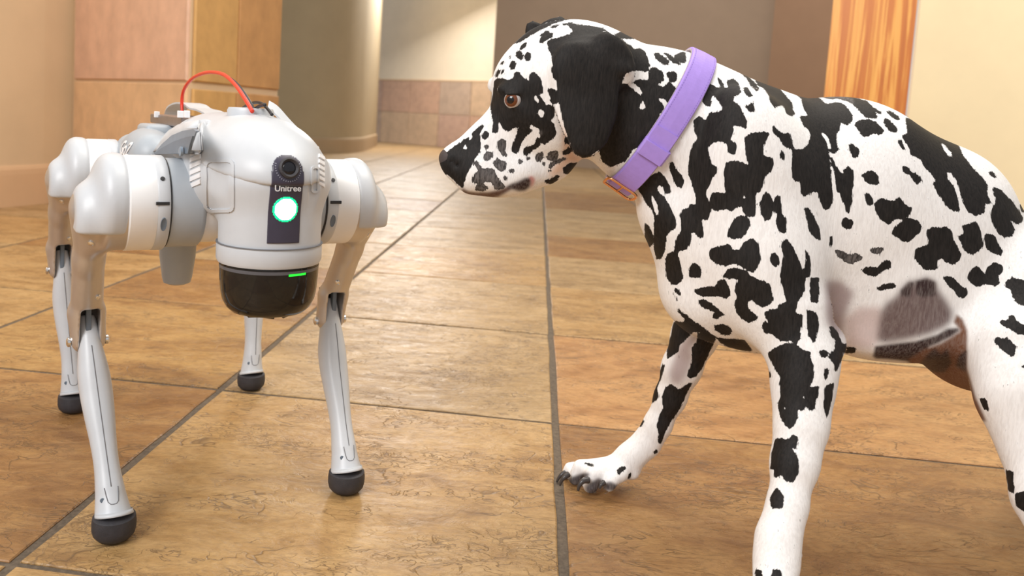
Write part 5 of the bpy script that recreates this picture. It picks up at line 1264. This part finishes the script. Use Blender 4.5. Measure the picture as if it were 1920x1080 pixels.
# claws
def claw(pts, r, par=dog): return dlocal(tube('claw', pts, (r, r*.35), CLAW, par, 8, 4))
claw([W(1103, 900, 1.134), W(1093, 902, 1.130), W(1086, 911, 1.128), W(1084, 920, 1.128)], .0052)
claw([W(1066, 889, 1.164), W(1058, 895, 1.160), W(1052, 903, 1.160), W(1050, 910, 1.160)], .0046)
claw([W(1060, 886, 1.19), W(1053, 890, 1.188), W(1047, 897, 1.188), W(1044, 904, 1.188)], .0042)
claw([W(1132, 905, 1.126), W(1127, 909, 1.122), W(1124, 916, 1.121)], .0045)
for c_, sc_ in TOES:
    for s_ in (-1.5, -.5, .5, 1.5):
        a = c_+np.array([-.060+abs(s_)*.006, s_*.0145, -.002])*sc_; claw([a, a+np.array([-.009, 0, -.004])*sc_, a+np.array([-.014, 0, -.012])*sc_], .0042)
# ------------------------------------------------------------------ collar
PUR = plain('purple_leather', (.40, .265, .73), .55, 0, .04, 120, .25, .0006); PURD = plain('collar_stitch', (.24, .15, .52), .6); LIN = plain('collar_lining', (.45, .38, .42), .8, 0, .15, 300, .5, .001)
GOLD = mat('rose_gold', (.85, .42, .20), .22, 1.0)
cc = W(1236, 226, 1.08); e1 = unit(W(1163, 342, 1.08)-W(1308, 112, 1.08)); ey = np.array([0, 1., 0]); ax_ = unit(np.cross(e1, ey))   # axis of the band
if ax_[0] < 0: ax_ = -ax_
HWD = .0172
collar = empty('dog_collar', tuple(cc), 'purple leather collar with gold buckle around the neck of the spotted dog', 'collar')
def clocal(o): o.data.transform(Matrix.Translation(-Vector(cc))); return o
NR = 120
def rad(phi, h):
    d = e1*math.cos(phi)-ey*math.sin(phi)
    ts = np.arange(.02, .16, .0008); f_ = field(NECK, cc+ax_*h+d*ts[:, None]); k = np.argmax(f_ > 0); return ts[k]
NECK = [p for p in dogp if np.linalg.norm((aabb(p)[0]+aabb(p)[1])/2-cc) < .33]
hs = np.array([-1, -.86, 0, .86, 1])*HWD
RR = np.array([[rad(2*math.pi*i/NR, h) for h in hs] for i in range(NR)])
for _ in range(10): RR = (np.roll(RR, 1, 0)+2*RR+np.roll(RR, -1, 0))/4
RR = .5*RR+.5*RR.max(1, keepdims=True)
def cpt(i, hh, off):
    """point on the band: index around, height across (-1..1), offset outward"""
    phi = 2*math.pi*i/NR; r_ = np.interp(hh*HWD, hs, (RR[int(i) % NR]*(1-(i % 1))+RR[(int(i)+1) % NR]*(i % 1)))
    return cc+ax_*hh*HWD+(e1*math.cos(phi)-ey*math.sin(phi))*(r_+off)
def band(name, i0, i1, prof, m, par, step=1.0):
    closed = (i1-i0) >= NR; n_ = int(round((i1-i0)/step)); vs = []; fs = []; k_ = len(prof)
    for a in range(n_ if closed else n_+1):
        for hh, off in prof: vs.append(cpt((i0+a*step) % NR, hh, off))
    rows = n_ if closed else n_+1
    for a in range(n_):
        for b in range(k_): fs.append((a*k_+b, a*k_+(b+1) % k_, ((a+1) % rows)*k_+(b+1) % k_, ((a+1) % rows)*k_+b))
    if not closed: fs += [tuple(range(k_)), tuple(n_*k_+k_-1-b for b in range(k_))]
    o = pyd(name, vs, fs, m, par, False)
    bm = bmesh.new(); bm.from_mesh(o.data); bmesh.ops.recalc_face_normals(bm, faces=bm.faces); bm.to_mesh(o.data); bm.free()
    return clocal(o)
band('strap', 0, NR, [(-1, .0025), (-.97, .0048), (-.9, .0055), (0, .0058), (.9, .0055), (.97, .0048), (1, .0025)], PUR, collar)
band('lining', 0, NR, [(-1.02, .0002), (-1.03, .0024), (1.03, .0024), (1.02, .0002)], LIN, collar)
band('strap_end', 2, 26, [(-.93, .0056), (-.9, .0082), (.9, .0082), (.93, .0056)], PUR, collar)
k_i = NR*55/360
band('keeper_loop', k_i-2.2, k_i+2.2, [(-1.06, .002), (-1.10, .0105), (-.95, .0128), (.95, .0128), (1.10, .0105), (1.06, .002)], PUR, collar, .4)
# buckle frame
bi = NR*11/360
def fr(i, hh): return cpt(i % NR, hh, .0095)
pts = [fr(bi-2.2, -1.22), fr(bi+1.4, -1.22), fr(bi+1.6, 0), fr(bi+1.4, 1.22), fr(bi-2.2, 1.22), fr(bi-2.4, 0), fr(bi-2.2, -1.22)]
for a, b in zip(pts[:-1], pts[1:]): pass
bk = clocal(tube('buckle', pts, .0019, GOLD, collar, 8, 6))
clocal(tube('prong', [fr(bi+1.2, 0), fr(bi-2.3, .02)], .0012, GOLD, collar, 6, 3))
# stitching: short raised dashes along both edges
vs = []; fs = []
for hh in (-.80, .80):
    for k in range(0, 130):
        i0 = k*NR/130; i1 = i0+.5
        q = [cpt(i0, hh-.018, .0059), cpt(i1, hh-.018, .0059), cpt(i1, hh+.018, .0059), cpt(i0, hh+.018, .0059)]
        b = len(vs); vs += q; fs.append((b, b+1, b+2, b+3))
st = clocal(pyd('stitching', vs, fs, PURD, collar)); st['kind'] = 'stuff'
